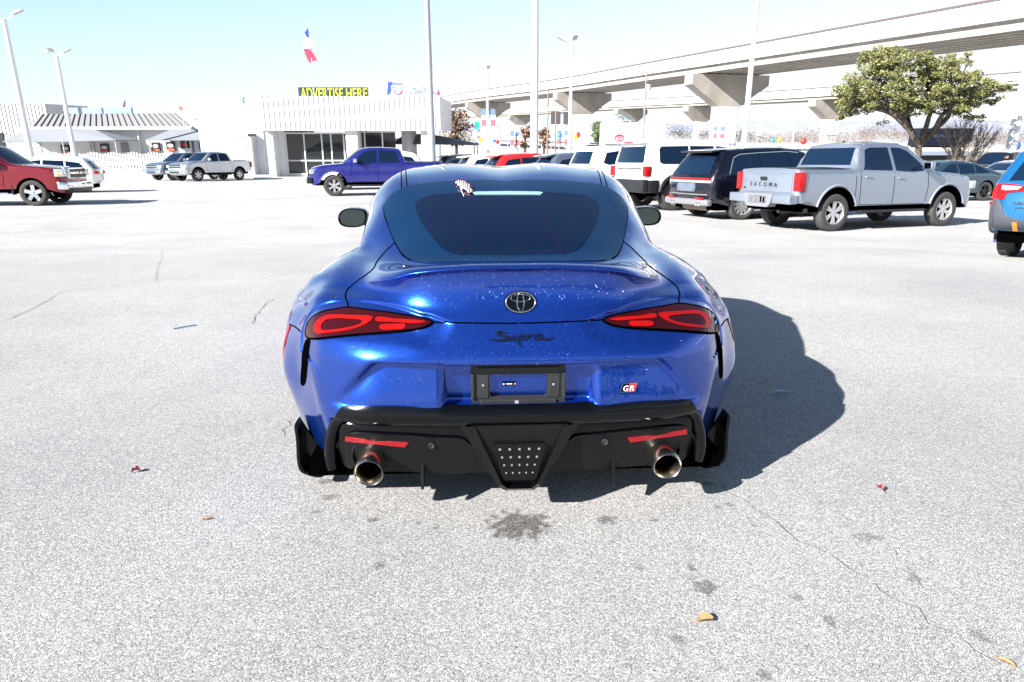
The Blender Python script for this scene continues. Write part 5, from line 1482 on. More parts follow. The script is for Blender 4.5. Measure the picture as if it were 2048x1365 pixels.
light_pole('slim white light pole with floodlights left of the wooden utility pole', 1144, 1140, 90, 72, 7, MATS.get('pole_white') or mat('pole_white', (.72, .72, .73), rough=.4))
light_pole('most distant slim light pole with floodlights above the row of cars', 976, 974, 144, 96, 5.5, MATS.get('pole_white') or mat('pole_white', (.72, .72, .73), rough=.4))
light_pole('white light pole cut by the right frame edge', 2046, 2078, -60, 48, 17, MATS.get('pole_white') or mat('pole_white', (.72, .72, .73), rough=.4), False)
def wood_pole(label, pxb, pxt, pyt, Y, wpx, m, extra=False):
    b = at(pxb, 262, Y); t = at(pxt, pyt, Y); s = Y * .956 / FPX
    r = empty('utility_pole', (b.x, Y, gz(Y)), (0, 0, 0), label, 'utility pole')
    child(MB().tube([(b.x, Y, gz(Y)), (b.x, Y, t.z)], [wpx * s / 2, wpx * s / 2.6], 8).build('shaft', m, None, True), r)
    if extra:
        child(MB().lathe([(0, .35), (.28, .35), (.28, -.35), (0, -.35)], 12, Matrix.Translation((b.x + .35, Y, at(1288, 175, Y).z)) @ Matrix.Rotation(R(90), 4, 'Y')).build('transformer', pole_grey, None, True), r)
        child(MB().box((b.x - .9, Y - .06, t.z - .5), (b.x + .9, Y + .06, t.z - .35)).build('crossarm', m), r)
wood = mat('weathered_wood', (.26, .17, .12), rough=.85, noise=.3, nscale=3)
wood_pole('reddish wooden utility pole just right of the thick white pole', 1095, 1088, 178, 85, 3.6, wood)
wood_pole('shorter reddish wooden pole beside the dark hanging signs', 1111, 1111, 216, 85, 3.2, wood)
wood_pole('grey utility pole with a transformer in front of the overpass', 1287, 1286, 138, 90, 4, mat('grey_wood', (.2, .2, .21), rough=.8), True)
wood_pole('thin pale post left of the big evergreen tree', 1588, 1590, 234, 70, 4, white_metal)

# flags and roof signs ------------------------------------------------------------
def flag(label, base_px, top, Y, quads, r_=.05, cat='flag'):
    b = at(base_px[0], base_px[1], Y); t = at(*top, Y)
    r = empty('flag', (b.x, Y, gz(Y)), (0, 0, 0), label, cat)
    child(MB().tube([(b.x, Y, gz(Y)), (t.x, Y, t.z)], [r_ * 1.3, r_ * .8], 8).build('flagpole', white_metal, None, True), r)
    for name, m, poly in quads:
        Q = [at(px, py, Y) for px, py in poly]
        c = sum(Q, Vector()) / len(Q); mb = MB()
        v2, f2 = fill2d([(q.x, q.z) for q in Q], .28)
        V = [(q[0], Y - .12 + .16 * math.sin((q[0] + q[1] * .8) * 3.2), q[1]) for q in v2]
        n = len(V)
        mb.add(V + [(a, b_ + .015, c_) for a, b_, c_ in V], [tuple(f) for f in f2] + [tuple(i + n for i in reversed(f)) for f in f2])
        child(mb.build(name, m, None, True), r)
flag_red = mat('flag_red', (.70, .03, .07), rough=.7); flag_blue = mat('flag_blue', (.02, .07, .38), rough=.7); flag_white = mat('flag_white', (.8, .8, .82), rough=.7)
flag('large blue, white and red flag hanging furled on a tall white pole', (627, 190), (618, 42), 72, [
 ('blue_field', flag_blue, [(617,56),(619,77),(613,74),(609,67)]), ('white_field', flag_white, [(609,67),(613,74),(619,77),(625,84),(631,95),(624,97),(614,98),(607,97)]), ('red_field', flag_red, [(607,97),(617,98),(625,103),(632,114),(636,122),(624,123),(621,127),(616,122),(611,111)])])
flag('small red pennant at the right corner of the ribbed white building', (878, 262), (879, 176), 70, [('pennant', flag_red, [(879,178),(879,197),(877,190),(872,190)])], .04)
flag('tiny dark red pennant above the blue clerestory', (250, 262), (250, 200), 106, [('pennant', mat('flag_maroon', (.12,.01,.06), rough=.7), [(250,200),(252,212),(247,216),(247,208)])], .04)
flag('small rust-coloured pennant on the corner of the ribbed roof', (363, 236), (364, 212), 94, [('pennant', mat('flag_rust', (.35,.12,.08), rough=.7), [(364,212),(366,223),(361,220),(359,215)])], .05)
# ADVERTISE HERE board
YA = 78.0
ba = at(666, 185, YA)
r = empty('led_billboard', (ba.x, YA, gz(YA)), (0, 0, 0), 'dark electronic billboard reading ADVERTISE HERE above the ribbed fascia', 'billboard')
child(pbox(MB(), 596, 175, 736, 204, YA, .5).build('screen', mat('led_screen', (.03, .05, .06), rough=.3)), r)
child(MB().box((ba.x - .3, YA + .1, gz(YA)), (ba.x + .3, YA + .5, at(600, 203, YA).z)).build('mast', pole_grey), r)
for txt, xa, xb in (('ADVERTISE', 602, 686), ('HERE', 693, 734)):
    v_, f_ = text_mesh(txt, 1.0, 0, .02, 1.05); lo_ = min(p.x for p in v_); w_ = max(p.x for p in v_) - lo_; a = at(xa, 190, YA); b = at(xb, 190, YA); sc_ = (b.x - a.x) / w_
    child(MB().add([(a.x + (p.x - lo_) * sc_, YA - .03 - p.z * .1, at(660, 188.5, YA).z + p.y * 1.55) for p in v_], f_).build('led_text', mat('led_yellow', (.75, .80, .03), rough=.5, emit=(.9, 1, .05), es=.1)), r)
# military board
YM = 74.0; c = at(845, 180, YM)
r = empty('roof_sign', (c.x, YM, gz(YM)), (0, 0, 0), 'white roof sign with a blue star emblem and MILITARY 1st RESPONDERS in navy letters', 'sign')
child(pbox(MB(), 770, 157, 877, 200, YM, .2).build('board', white_metal), r)
child(MB().box((c.x - .2, YM + .21, gz(YM)), (c.x + .2, YM + .5, at(845, 199, YM).z)).build('mast', pole_grey), r)
em_ = MB()
pts = [at(x, y, YM) for x, y in ((776,164),(784,164),(783,180),(777,190),(774,189))]; em_.prism([(p.x, p.z) for p in pts], YM - .04, YM + .002)
child(em_.build('emblem_star', blue_p), r)
em_ = MB(); pts = [at(x, y, YM) for x, y in ((784,164),(806,167),(806,173),(784,172))]; em_.prism([(p.x, p.z) for p in pts], YM - .035, YM + .002)
child(em_.build('emblem_stripe', mat('emblem_slate', (.16, .18, .30), rough=.5)), r)
em_ = MB()
for i in range(9):
    t0 = math.pi * (1 + i / 9); t1 = math.pi * (1 + (i + 1) / 9); c0 = at(796, 181, YM)
    em_.add([(c0.x + q * math.cos(t), YM - .05, c0.z + q * math.sin(t)) for q, t in ((.42, t0), (.42, t1), (.33, t1), (.33, t0))], [(0, 1, 2, 3)])
child(em_.build('emblem_shield', mat('emblem_red', (.35, .03, .08), rough=.5)), r)
child(pbox(MB(), 782, 172, 811, 181, YM, .02, .045).build('emblem_banner', mat('banner_pale', (.55, .62, .66), rough=.5)), r)
for txt, cx, cy, x0, x1, k, m in (('MILITARY', 796, 176.5, 783, 810, 1.0, blue_p), ('MILITARY', 844, 179, 824, 864, 1.2, mat('navy_letters', (.10, .16, .30), rough=.5)), ('1st', 820, 186, 816, 825, 1.15, MATS['navy_letters']), ('RESPONDERS', 850, 186, 828, 872, 1.25, MATS['navy_letters']), ('Honoring', 842, 170.5, 828, 856, 1.0, mat('pale_letters', (.55, .57, .65), rough=.5))):
    v_, f_ = text_mesh(txt, 1.0, .2 if txt == 'Honoring' else 0, .01, 1.05); w_ = max(p.x for p in v_) - min(p.x for p in v_); a = at(x0, cy, YM); b = at(x1, cy, YM); s_ = (b.x - a.x) / w_
    mb = MB(); mb.add([((a.x + b.x) / 2 + (p.x - (max(q.x for q in v_) + min(q.x for q in v_)) / 2) * s_, YM - .075 - p.z * .1, a.z + p.y * s_ * k) for p in v_], f_)
    child(mb.build('sign_letters', m), r)

# highway overpass -------------------------------------------------------------------
def deck(name_label, top_px, ztop, par, girder, width, nb, piers, zcap):
    path = []
    for px, py in top_px:
        d = ray(px, py); Y = (ztop - CAM_H) * d.y / d.z if d.z > 0 else 400
        path.append(Vector((d.x / d.y * Y, Y, 0)))
    d0 = (path[0] - path[1]).normalized(); path = [path[0] + d0 * 400] + path; d1 = (path[-1] - path[-2]).normalized(); path.append(path[-1] + d1 * 60)
    path = crom(path, 4)
    nrm = []
    for i in range(len(path)):
        t = (path[min(i + 1, len(path) - 1)] - path[max(0, i - 1)]).normalized(); nrm.append(Vector((-t.y, t.x, 0)))   # away from the camera
    nrm = [n if n.dot(Vector((.6, .3, 0))) > 0 else -n for n in nrm]
    c = path[len(path) // 2]
    r = empty('highway_overpass', (c.x, c.y, gz(c.y)), (0, 0, 0), name_label, 'overpass')
    def sweep(sec):
        V = []; F = []; k = len(sec)
        for p, n in zip(path, nrm):
            for (o, z) in sec: V.append((p.x + n.x * o, p.y + n.y * o, z))
        for i in range(len(path) - 1):
            for j in range(k): F.append((i * k + j, i * k + (j + 1) % k, (i + 1) * k + (j + 1) % k, (i + 1) * k + j))
        F.append(tuple(range(k))); F.append(tuple(reversed(range((len(path) - 1) * k, len(path) * k))))
        return V, F
    zd = ztop - par
    V, F = sweep([(0, ztop), (.3, ztop), (.4, zd + .3), (width - .4, zd + .3), (width - .3, ztop), (width, ztop), (width, zd), (0, zd)])
    dv, df = V, F
    V, F = sweep([(-.06, ztop + .02), (.36, ztop + .02), (.36, ztop + .24), (-.06, ztop + .24)])
    child(MB().add(V, F).build('parapet_rail', mat('rail_grey', (.09, .075, .08), rough=.6)), r)
    L_ = 0; jt = MB()
    for i in range(len(path) - 1):
        seg = (path[i + 1] - path[i]).length
        while L_ < seg:
            q = path[i].lerp(path[i + 1], L_ / seg) - nrm[i] * .004; tt = (path[i + 1] - path[i]).normalized() * .03
            jt.add([q - tt + Vector((0, 0, zd + .05)), q + tt + Vector((0, 0, zd + .05)), q + tt + Vector((0, 0, ztop - .03)), q - tt + Vector((0, 0, ztop - .03))], [(0, 1, 2, 3)]); L_ += 9.0
        L_ -= seg
    dk = MB().add(dv, df); nd = len(dk.f); dk.add(jt.v, jt.f)
    dk = child(dk.build('bridge_deck', concrete), r); dk.data.materials.append(mat('joint_grey', (.22, .21, .2), rough=.9))
    for p_ in dk.data.polygons:
        if p_.index >= nd: p_.material_index = 1
    for g in range(nb):
        o = .9 + (width - 1.8) * g / (nb - 1)
        V, F = sweep([(o - .35, zd - .003), (o + .35, zd - .003), (o + .30, zd - girder), (o - .30, zd - girder)])
        child(MB().add(V, F).build('girder', concrete_shade), r)
    for (px, cw, ch, colw) in piers:
        # nearest path point on that line of sight
        tgt = (px - 1024) / FPX
        def proj_x(p): 
            z_ = p.y * math.cos(PITCH) - (zd - CAM_H) * math.sin(PITCH); return p.x / z_
        # centre of the deck is seen at px
        best = min(range(len(path) * 8 - 8), key=lambda i: abs(proj_x(path[i // 8].lerp(path[i // 8 + 1], (i % 8) / 8) + nrm[i // 8] * width * .5) - tgt))
        p = path[best // 8].lerp(path[best // 8 + 1], (best % 8) / 8); n = nrm[best // 8]; t = Vector((n.y, -n.x, 0))
        ctr = p + n * width * .5; zc = zd - girder - .1
        M = Matrix(((n.x, t.x, 0, ctr.x), (n.y, t.y, 0, ctr.y), (0, 0, 1, 0), (0, 0, 0, 1)))
        h = cw / 2
        cap = child(MB().prism([(-h, zc), (h, zc), (h, zc - ch * .32), (colw / 2, zc - ch), (-colw / 2, zc - ch), (-h, zc - ch * .32)], -1.1, 1.1, 'y', M).build('pier_cap', concrete_shade), r)
        mb = MB(); hc = colw / 2
        mb.prism([(-hc, -.9), (-hc + .3, -1.15), (hc - .3, -1.15), (hc, -.9), (hc, .9), (hc - .3, 1.15), (-hc + .3, 1.15), (-hc, .9)], gz(ctr.y) - .5, zc - ch + .01, 'z', M)
        mb.box((-hc - .12, -1.25, zc - ch - 3.4), (hc + .12, 1.25, zc - ch - 3.1), M)
        child(mb.build('pier_column', concrete), r)
        for k in range(nb):
            o = -width / 2 + .9 + (width - 1.8) * k / (nb - 1)
            if abs(o) < h: child(MB().box((o - .25, -.4, zc - .02), (o + .25, .4, zc + .13), M).build('bearing', dark_void), r)
deck('upper highway overpass on hammerhead piers sweeping towards the top right', [(880,196),(977,180),(1112,161),(1300,127),(1501,91),(2012,0)], 12.2, 1.6, .9, 12, 7, ((1458, 13.5, 4.6, 3.6), (1163, 13.5, 4.6, 3.6), (975, 13.5, 4.6, 3.6)), 9)
deck('lower highway overpass running behind the hammerhead piers', [(870,228),(1050,218),(1190,206),(1378,195),(1507,187),(1650,177),(2048,146)], 10.6, 1.6, .7, 10, 5, ((1262, 12, 4.2, 3.2), (1405, 12, 4.2, 3.2), (1668, 12, 4.2, 3.2), (1040, 12, 4.2, 3.2)), 8)

# trees ---------------------------------------------------------------------------------
bark = mat('bark', (.075, .06, .05), rough=.9, noise=.4, nscale=6, bump=.5, bscale=14)
def leaf_mat(name, c1, c2):
    m = bpy.data.materials.new(name); m.use_nodes = True
    n = m.node_tree.nodes; l = m.node_tree.links; b = n['Principled BSDF']
    oi = n.new('ShaderNodeNewGeometry'); rp = n.new('ShaderNodeValToRGB')
    rp.color_ramp.elements[0].color = (*c1, 1); rp.color_ramp.elements[1].color = (*c2, 1)
    l.new(oi.outputs['Random Per Island'], rp.inputs[0]); l.new(rp.outputs[0], b.inputs['Base Color'])
    b.inputs['Roughness'].default_value = .6
    return m
green_leaf = leaf_mat('live_oak_leaf', (.05, .065, .018), (.24, .235, .08))
brown_leaf = leaf_mat('dry_leaf', (.12, .075, .05), (.36, .24, .16))
dull_green = leaf_mat('far_leaf', (.06, .09, .04), (.16, .2, .09))
def leaves(mb, c, rad, n, size, rnd, flat=.7):
    for _ in range(n):
        d = Vector((rnd.gauss(0, 1), rnd.gauss(0, 1), rnd.gauss(0, 1) * flat)).normalized() * rad * rnd.uniform(.45, 1.0) ** .6
        d.z *= flat
        p = c + d; a = Vector((rnd.gauss(0, 1), rnd.gauss(0, 1), rnd.gauss(0, .6))).normalized(); b = a.orthogonal().normalized()
        b = (b + a.cross(b) * rnd.uniform(-1, 1)).normalized(); s = size * rnd.uniform(.6, 1.4)
        k = len(mb.v); mb.v += [tuple(p + a * s), tuple(p + b * s * .55), tuple(p - a * s), tuple(p - b * s * .55)]; mb.f.append((k, k + 1, k + 2, k + 3))
def grow(mb, p, d, L, r, depth, rnd, tips, spread=.6, up=.15, taper=.68):
    q = p; pts = [p]; rs = [r]; dd = d.copy()
    for i in range(3):
        dd = (dd + Vector((rnd.gauss(0, .14), rnd.gauss(0, .14), rnd.gauss(0, .08) + up * .2))).normalized(); q = q + dd * L / 3; pts.append(q); rs.append(r * (1 - .12 * (i + 1)))
    mb.tube(pts, rs, 6 if depth > 1 else 4)
    if depth == 0: tips.append(q); return
    if depth <= 2: tips.append(q)
    for k in range(rnd.choice((2, 3))):
        a = rnd.uniform(0, 2 * math.pi); s = Vector((math.cos(a), math.sin(a), rnd.uniform(-.1, .5))) * spread
        grow(mb, q, (dd + s).normalized(), L * rnd.uniform(.68, .88), r * taper, depth - 1, rnd, tips, spread, up, taper)
# big evergreen: crown clumps laid out to follow its real outline
YT = 46.0; rnd = random.Random(11)
tb = gbase(1838, YT)
oak = empty('evergreen_tree', tb, (0, 0, 0), 'broad olive-green evergreen tree with forked trunk behind the silver pickup', 'tree')
blobs = [(1740,115,24),(1765,125,30),(1800,135,32),(1835,150,34),(1870,140,26),(1850,118,20),(1905,130,22),(1930,125,18),(1725,160,30),(1760,170,36),(1800,180,36),(1845,185,34),(1890,170,34),(1925,165,30),(1955,175,26),(1975,170,22),(1705,185,26),(1690,205,22),(1672,200,14),(1715,210,28),(1745,210,30),(1785,215,30),(1700,228,18),(1825,212,26),(1860,212,26),(1905,205,28),(1940,205,26),(1970,190,22),(1995,178,16),(2010,172,10),(1925,222,20),(1945,232,14),(1775,105,14),(1790,110,14),(1690,232,12),(1985,205,12),(1760,140,22),(1950,150,18),(1880,195,20)]
wb_ = MB(); joints = []
trunk_base = tb; j0 = at(1838, 292, YT)
wb_.tube([trunk_base, Vector((j0.x, YT, j0.z - .6)), j0], [.33, .26, .2], 8)
limbs = [[(1838,292),(1815,255),(1800,228),(1775,205),(1740,180)],[(1838,292),(1850,262),(1858,235),(1868,205),(1850,165)],[(1838,292),(1868,260),(1885,230),(1915,212),(1955,190)],[(1838,290),(1822,262),(1815,235),(1812,190),(1795,140)],[(1868,260),(1895,235),(1905,200),(1925,150)],[(1815,255),(1780,225),(1735,215),(1700,212)]]
for li, L_ in enumerate(limbs):
    P_ = [at(px, py, YT + (rnd.uniform(-1.6, 1.6) if i > 1 else 0)) for i, (px, py) in enumerate(L_)]
    P_ = crom(P_, 3); joints += P_[4:]
    wb_.tube(P_, [.16 * (1 - .7 * i / len(P_)) + .03 for i in range(len(P_))], 7)
lf = MB()
for (px, py, rp_) in blobs:
    s_ = YT / FPX; rad = rp_ * s_ * .95
    for q in range(3 if rp_ > 18 else 1):
        c = at(px + rnd.uniform(-8, 8), py + rnd.uniform(-4, 4), YT + rnd.uniform(-2.6, 2.6) * min(1, rp_ / 26))
        j = min(joints, key=lambda p: (p - c).length)
        m1 = j.lerp(c, .5) + Vector((rnd.gauss(0, .12), rnd.gauss(0, .12), -.1)); wb_.tube([j, m1, c], [.07, .045, .02], 5)
        for t in range(7):
            e = c + Vector((rnd.gauss(0, .5), rnd.gauss(0, .5), rnd.gauss(0, .35))) * rad; wb_.tube([c, c.lerp(e, .5) + Vector((0, 0, -.04)), e], [.025, .017, .01], 4)
            leaves(lf, e, rad * .42, int(66 * rp_ / 24), .072, rnd, .62)
child(wb_.build('trunk', bark, None, True), oak); child(lf.build('crown', green_leaf), oak)
# brown leaved trees
def leafy(label, px, py0, py1, wpx, Y, m, seed, group=None, n=26, size=.13, name='tree'):
    rnd = random.Random(seed); b = gbase(px, Y); top = at(px, py0, Y); low = at(px, py1, Y); s = Y / FPX; rx = wpx * s / 2; hz = (top.z - low.z)
    r = empty(name, b, (0, 0, 0), label, 'tree', group)
    tr = MB(); tr.tube([b, Vector((b.x, Y, low.z + hz * .3)), Vector((b.x + .1, Y, top.z - hz * .3))], [.2, .14, .06], 7); lf = MB()
    for k in range(n):
        a = rnd.uniform(0, 6.28); q = rnd.uniform(0, 1) ** .6; h = rnd.uniform(0, 1); prof = math.sin(math.pi * (.12 + .78 * h)) ** .6
        c = Vector((b.x + rx * .8 * q * prof * math.cos(a), Y + rx * .8 * q * prof * math.sin(a), low.z + hz * h))
        tr.tube([Vector((b.x, Y, low.z + hz * h * .6)), c], [.06, .015], 4)
        leaves(lf, c, rx * .32, 55, size, rnd, .8)
    child(tr.build('trunk', bark, None, True), r); child(lf.build('crown', m), r)
leafy('rounded brown-leaved tree right of the ribbed white building', 912, 226, 284, 74, 76, brown_leaf, 3, n=42)
leafy('thin brown tree left of the thick white pole', 1050, 245, 292, 28, 80, brown_leaf, 4, n=18)
leafy('brown tree between the thick white pole and the wooden poles', 1088, 258, 292, 34, 86, brown_leaf, 5, n=18)
leafy('round green tree left of the white car dealer sign', 1196, 246, 282, 36, 130, dull_green, 6, n=26, size=.22)
# bare shrub
YS = 47.0; sb = gbase(1935, YS); rnd = random.Random(21)
r = empty('bare_shrub', sb, (0, 0, 0), 'leafless grey-brown multi-stemmed shrub in front of the dark trailer', 'shrub')
tips = []; stems = MB()
for k in range(20):
    tx = 1935 + (k - 9.5) * 6.2 + rnd.uniform(-5, 5); top = at(tx, 252 + abs(k - 9.5) * 2.2 + rnd.uniform(-4, 8), YS + rnd.uniform(-1.2, 1.2))
    a = Vector((sb.x + rnd.uniform(-.35, .35), YS + rnd.uniform(-.2, .2), sb.z)); mid = a.lerp(top, .45) + Vector((rnd.gauss(0, .12), rnd.gauss(0, .1), .2))
    P_ = crom([a, mid, top], 5); stems.tube(P_, [.055 * (1 - .8 * i / len(P_)) for i in range(len(P_))], 5)
    for i in range(3, len(P_)):
        for q in range(5):
            d = (P_[i] - P_[i - 1]).normalized() + Vector((rnd.gauss(0, .45), rnd.gauss(0, .4), rnd.uniform(0, .3))); e = P_[i] + d.normalized() * rnd.uniform(.35, .9)
            stems.tube([P_[i], P_[i].lerp(e, .5) + Vector((rnd.gauss(0, .03), 0, .02)), e], [.014, .010, .004], 3, False)
            for z in range(3):
                g_ = P_[i].lerp(e, rnd.uniform(.3, 1)); stems.tube([g_, g_ + Vector((rnd.gauss(0, .14), rnd.gauss(0, .14), rnd.uniform(.05, .3)))], [.006, .003], 3, False)
child(stems.build('stem', mat('shrub_bark', (.17, .14, .13), rough=.9)), r)

# dark trailer, walls and kerbs on the right -------------------------------------------------
YB = 92.0; c = at(1890, 292, YB)
r = empty('box_trailer', (c.x, YB, gz(YB)), (0, 0, 0), 'navy box trailer with a pale logo and spaced lettering behind the bare shrub', 'trailer')
child(pbox(MB(), 1842, 257, 1942, 293, YB, 2.5, 0, .04).build('trailer_body', mat('trailer_navy', (.012, .022, .06), rough=.35)), r)
child(MB().box((c.x - 3.2, YB + .3, gz(YB) + .9), (c.x + 3.4, YB + 2.2, at(1890, 293, YB).z - .003)).build('chassis', trim), r)
for k in (-2.6, -1.5, 2.4): child(MB().lathe([(0, -.12), (.5, -.12), (.5, .12), (0, .12)], 16, Matrix.Translation((c.x + k, YB + .3, gz(YB) + .5)) @ Matrix.Rotation(R(90), 4, 'Z')).build('wheel', tyre_grey), r)
lo = MB(); pts = [at(x, y, YB) for x, y in ((1848,274),(1854,268),(1860,269),(1858,274),(1850,279))]; lo.prism([(p.x, p.z) for p in pts], YB - .05, YB + .002); child(lo.build('logo', mat('logo_pale', (.55, .7, .85), rough=.5)), r)
for txt, x0, x1, cy in (('WORLDWAY', 1866, 1916, 272.5), ('EXPRESS FREIGHT', 1870, 1896, 278)):
    v_, f_ = text_mesh(txt, 1.0, 0, .01, 1.4); w_ = max(p.x for p in v_) - min(p.x for p in v_); a = at(x0, cy, YB); b = at(x1, cy, YB); s_ = (b.x - a.x) / w_
    if txt.startswith('E'): continue
    child(MB().add([((a.x + b.x) / 2 + p.x * s_, YB - .04 - p.z * .1, a.z + p.y * s_) for p in v_], f_).build('trailer_lettering', MATS['logo_pale']), r)
def lowwall(label, x0, y0, x1, y1, Y, m, t=.4, cat='wall', name='low_wall'):
    a = at(x0, y0, Y); b = at(x1, y1, Y)
    o = MB().box((a.x, Y, gz(Y) - .2 if b.z < gz(Y) + .8 else b.z), (b.x, Y + t, a.z)).build(name, m); tag(o, label, cat); return o
lowwall('long cream concrete barrier under the dark trailer', 1780, 296, 2030, 303, 78, mat('cream_concrete', (.72, .64, .52), rough=.8, noise=.1, nscale=.4))
lowwall('long dark grey kerb wall in front of the cream barrier', 1800, 304, 2030, 311, 72, mat('slate_wall', (.16, .19, .25), rough=.8))
lowwall('long low white wall behind the parked row', 1290, 287, 1690, 292, 88, white_wall)
lowwall('low white building with a red stripe right of the dealer sign', 1290, 252, 1330, 292, 96, white_wall, 5, 'building', 'kiosk')
lowwall('white site cabin under the highway piers', 955, 258, 1000, 300, 92, white_wall, 5, 'building', 'kiosk')
o = MB().ball(at(2030, 292, 60), .42, 12, (1, 1, 1)).build('round_tank', mat('tank_blue', (.05, .11, .28), rough=.3), None, True); tag(o, 'small dark blue round tank beside the pole at the right edge', 'tank')
YD = 98.0
c = at(1240, 270, YD)
r = empty('dealer_sign_wall', (c.x, YD, gz(YD)), (0, 0, 0), 'large plain white sign wall with a red oval emblem above the white off-roader', 'sign wall')
child(pbox(MB(), 1206, 246, 1290, 300, YD, 3).build('panel', white_wall), r)
mb = MB(); e0 = at(1239, 276, YD); V, F = ellipse_ring(0, 0, .66, .46, .14, 0, .05); mb.add(V, F); V, F = ellipse_ring(0, .14, .42, .17, .09, 0, .05); mb.add(V, F); V, F = ellipse_ring(0, 0, .20, .40, .08, 0, .05); mb.add(V, F)
place(mb, Matrix.Translation((e0.x, YD - .01, e0.z)) @ Matrix.Rotation(R(90), 4, 'X')); child(mb.build('oval_emblem', red_p), r)

# hanging banners and balloons ----------------------------------------------------------------
def banner(label, x0, y0, x1, y1, Y):
    a = at(x0, y0, Y); b = at(x1, y1, Y); r = empty('street_banner', ((a.x + b.x) / 2, Y, gz(Y)), (0, 0, 0), label, 'banner', 'red, white and blue banners under the overpass')
    child(MB().tube([((a.x + b.x) / 2, Y + .1, gz(Y)), ((a.x + b.x) / 2, Y + .1, a.z + .1)], .05, 6).build('post', pole_grey), r)
    h = a.z - b.z
    for nm, m, f0, f1 in (('banner_top', mat('banner_navy', (.12, .2, .42), rough=.6), .0, .3), ('banner_middle', flag_white, .3, .5), ('banner_foot', mat('banner_red', (.62, .12, .16), rough=.6), .5, .85), ('banner_hem', flag_white, .85, 1)):
        child(MB().box((a.x, Y, a.z - h * f1), (b.x, Y + .03, a.z - h * f0)).build(nm, m), r)
for i, (x0, y0, x1, y1, lab) in enumerate(((963,219,973,259,'tall banner left of the slim distant light pole'),(981,219,991,259,'tall banner right of the slim distant light pole'),(954,258,962,284,'short banner beside the brown-leaved tree'),(1021,263,1028,296,'left banner of the pair left of the thin brown tree'),(1031,263,1039,296,'right banner of the pair left of the thin brown tree'),(1115,262,1121,294,'banner right of the shorter reddish wooden pole'),(1130,262,1137,296,'banner beside the slim white light pole'),(1428,254,1433,282,'left banner at the foot of the big hammerhead pier'),(1442,254,1448,282,'right banner at the foot of the big hammerhead pier'))):
    banner(lab, x0, y0, x1, y1, 84 + i * .3)
bal = {'yellow': mat('balloon_yellow', (.8, .65, .03), rough=.2, coat=.5), 'blue': mat('balloon_blue', (.05, .25, .62), rough=.2, coat=.5), 'red': mat('balloon_red', (.70, .03, .02), rough=.2, coat=.5)}
for (px, py, rp_, col, lab) in ((962,280,4,'yellow','yellow balloon over the dark grey SUV'),(988,282,3.5,'blue','blue balloon touching a red one above the bright red SUV'),(995,284,4,'red','red balloon over the bright red SUV'),(1119,271,5,'blue','blue balloon beside the slim white light pole'),(1151,275,5,'yellow','yellow balloon tucked under the red one by the slim white light pole'),(1156,270,5,'red','red balloon right of the slim white light pole'),(1546,281,4,'blue','blue balloon above the midnight-blue SUV'),(1559,280,4,'yellow','yellow balloon above the midnight-blue SUV'),(1607,283,6,'red','large red balloon just left of the silver pickup roof')):
    Y = 52 if px > 1400 else 60
    c = at(px, py, Y); rr = rp_ * Y / FPX
    mb = MB(); mb.ball(c, rr, 14, (1, 1, 1.1)); mb.tube([c - Vector((0, 0, rr * 1.05)), c - Vector((0, 0, rr * 1.2))], [rr * .05, rr * .14], 6)
    b_ = mb.build('balloon', bal[col], None, True); tag(b_, lab, 'balloon', 'balloons over the parked row')
    st_ = MB().tube([c - Vector((0, 0, rr * 1.2)), Vector((c.x, c.y, gz(Y) + 1.4))], .008, 4).build('string', white_metal); st_.parent = b_
def smallsign(name, label, x0, y0, x1, y1, Y, m, post=True, cat='sign'):
    a = at(x0, y0, Y); b = at(x1, y1, Y)
    r = empty(name, ((a.x + b.x) / 2, Y, gz(Y)), (0, 0, 0), label, cat)
    child(MB().box((a.x, Y, b.z), (b.x, Y + .12, a.z)).build('sign_face', m), r)
    if post: child(MB().tube([((a.x + b.x) / 2, Y + .2, gz(Y)), ((a.x + b.x) / 2, Y + .2, a.z)], .07, 6).build('post', pole_grey), r)
smallsign('road_sign', 'green road sign right of the brown-leaved tree', 949, 244, 959, 259, 110, mat('road_green', (.01, .32, .22), rough=.5))
smallsign('hanging_sign', 'dark rectangular sign right of the reddish wooden utility pole', 1102, 224, 1121, 249, 90, mat('sign_dark', (.06,.055,.07), rough=.6))
smallsign('hanging_sign', 'dark narrow sign behind the slim white light pole', 1127, 224, 1141, 249, 90, MATS['sign_dark'])
smallsign('feather_banner', 'pale blue feather banner near the thin pale post', 1515, 248, 1522, 272, 80, mat('feather_blue', (.35,.55,.8), rough=.6), True, 'banner')
smallsign('shop_canopy', 'pale blue flat canopy behind the thin brown tree', 1003, 247, 1028, 262, 112, mat('canopy_blue', (.30,.42,.68), rough=.6), True, 'canopy')
smallsign('shop_canopy', 'pale blue canopy behind the two dark hanging signs', 1076, 246, 1130, 262, 112, MATS['canopy_blue'], True, 'canopy')
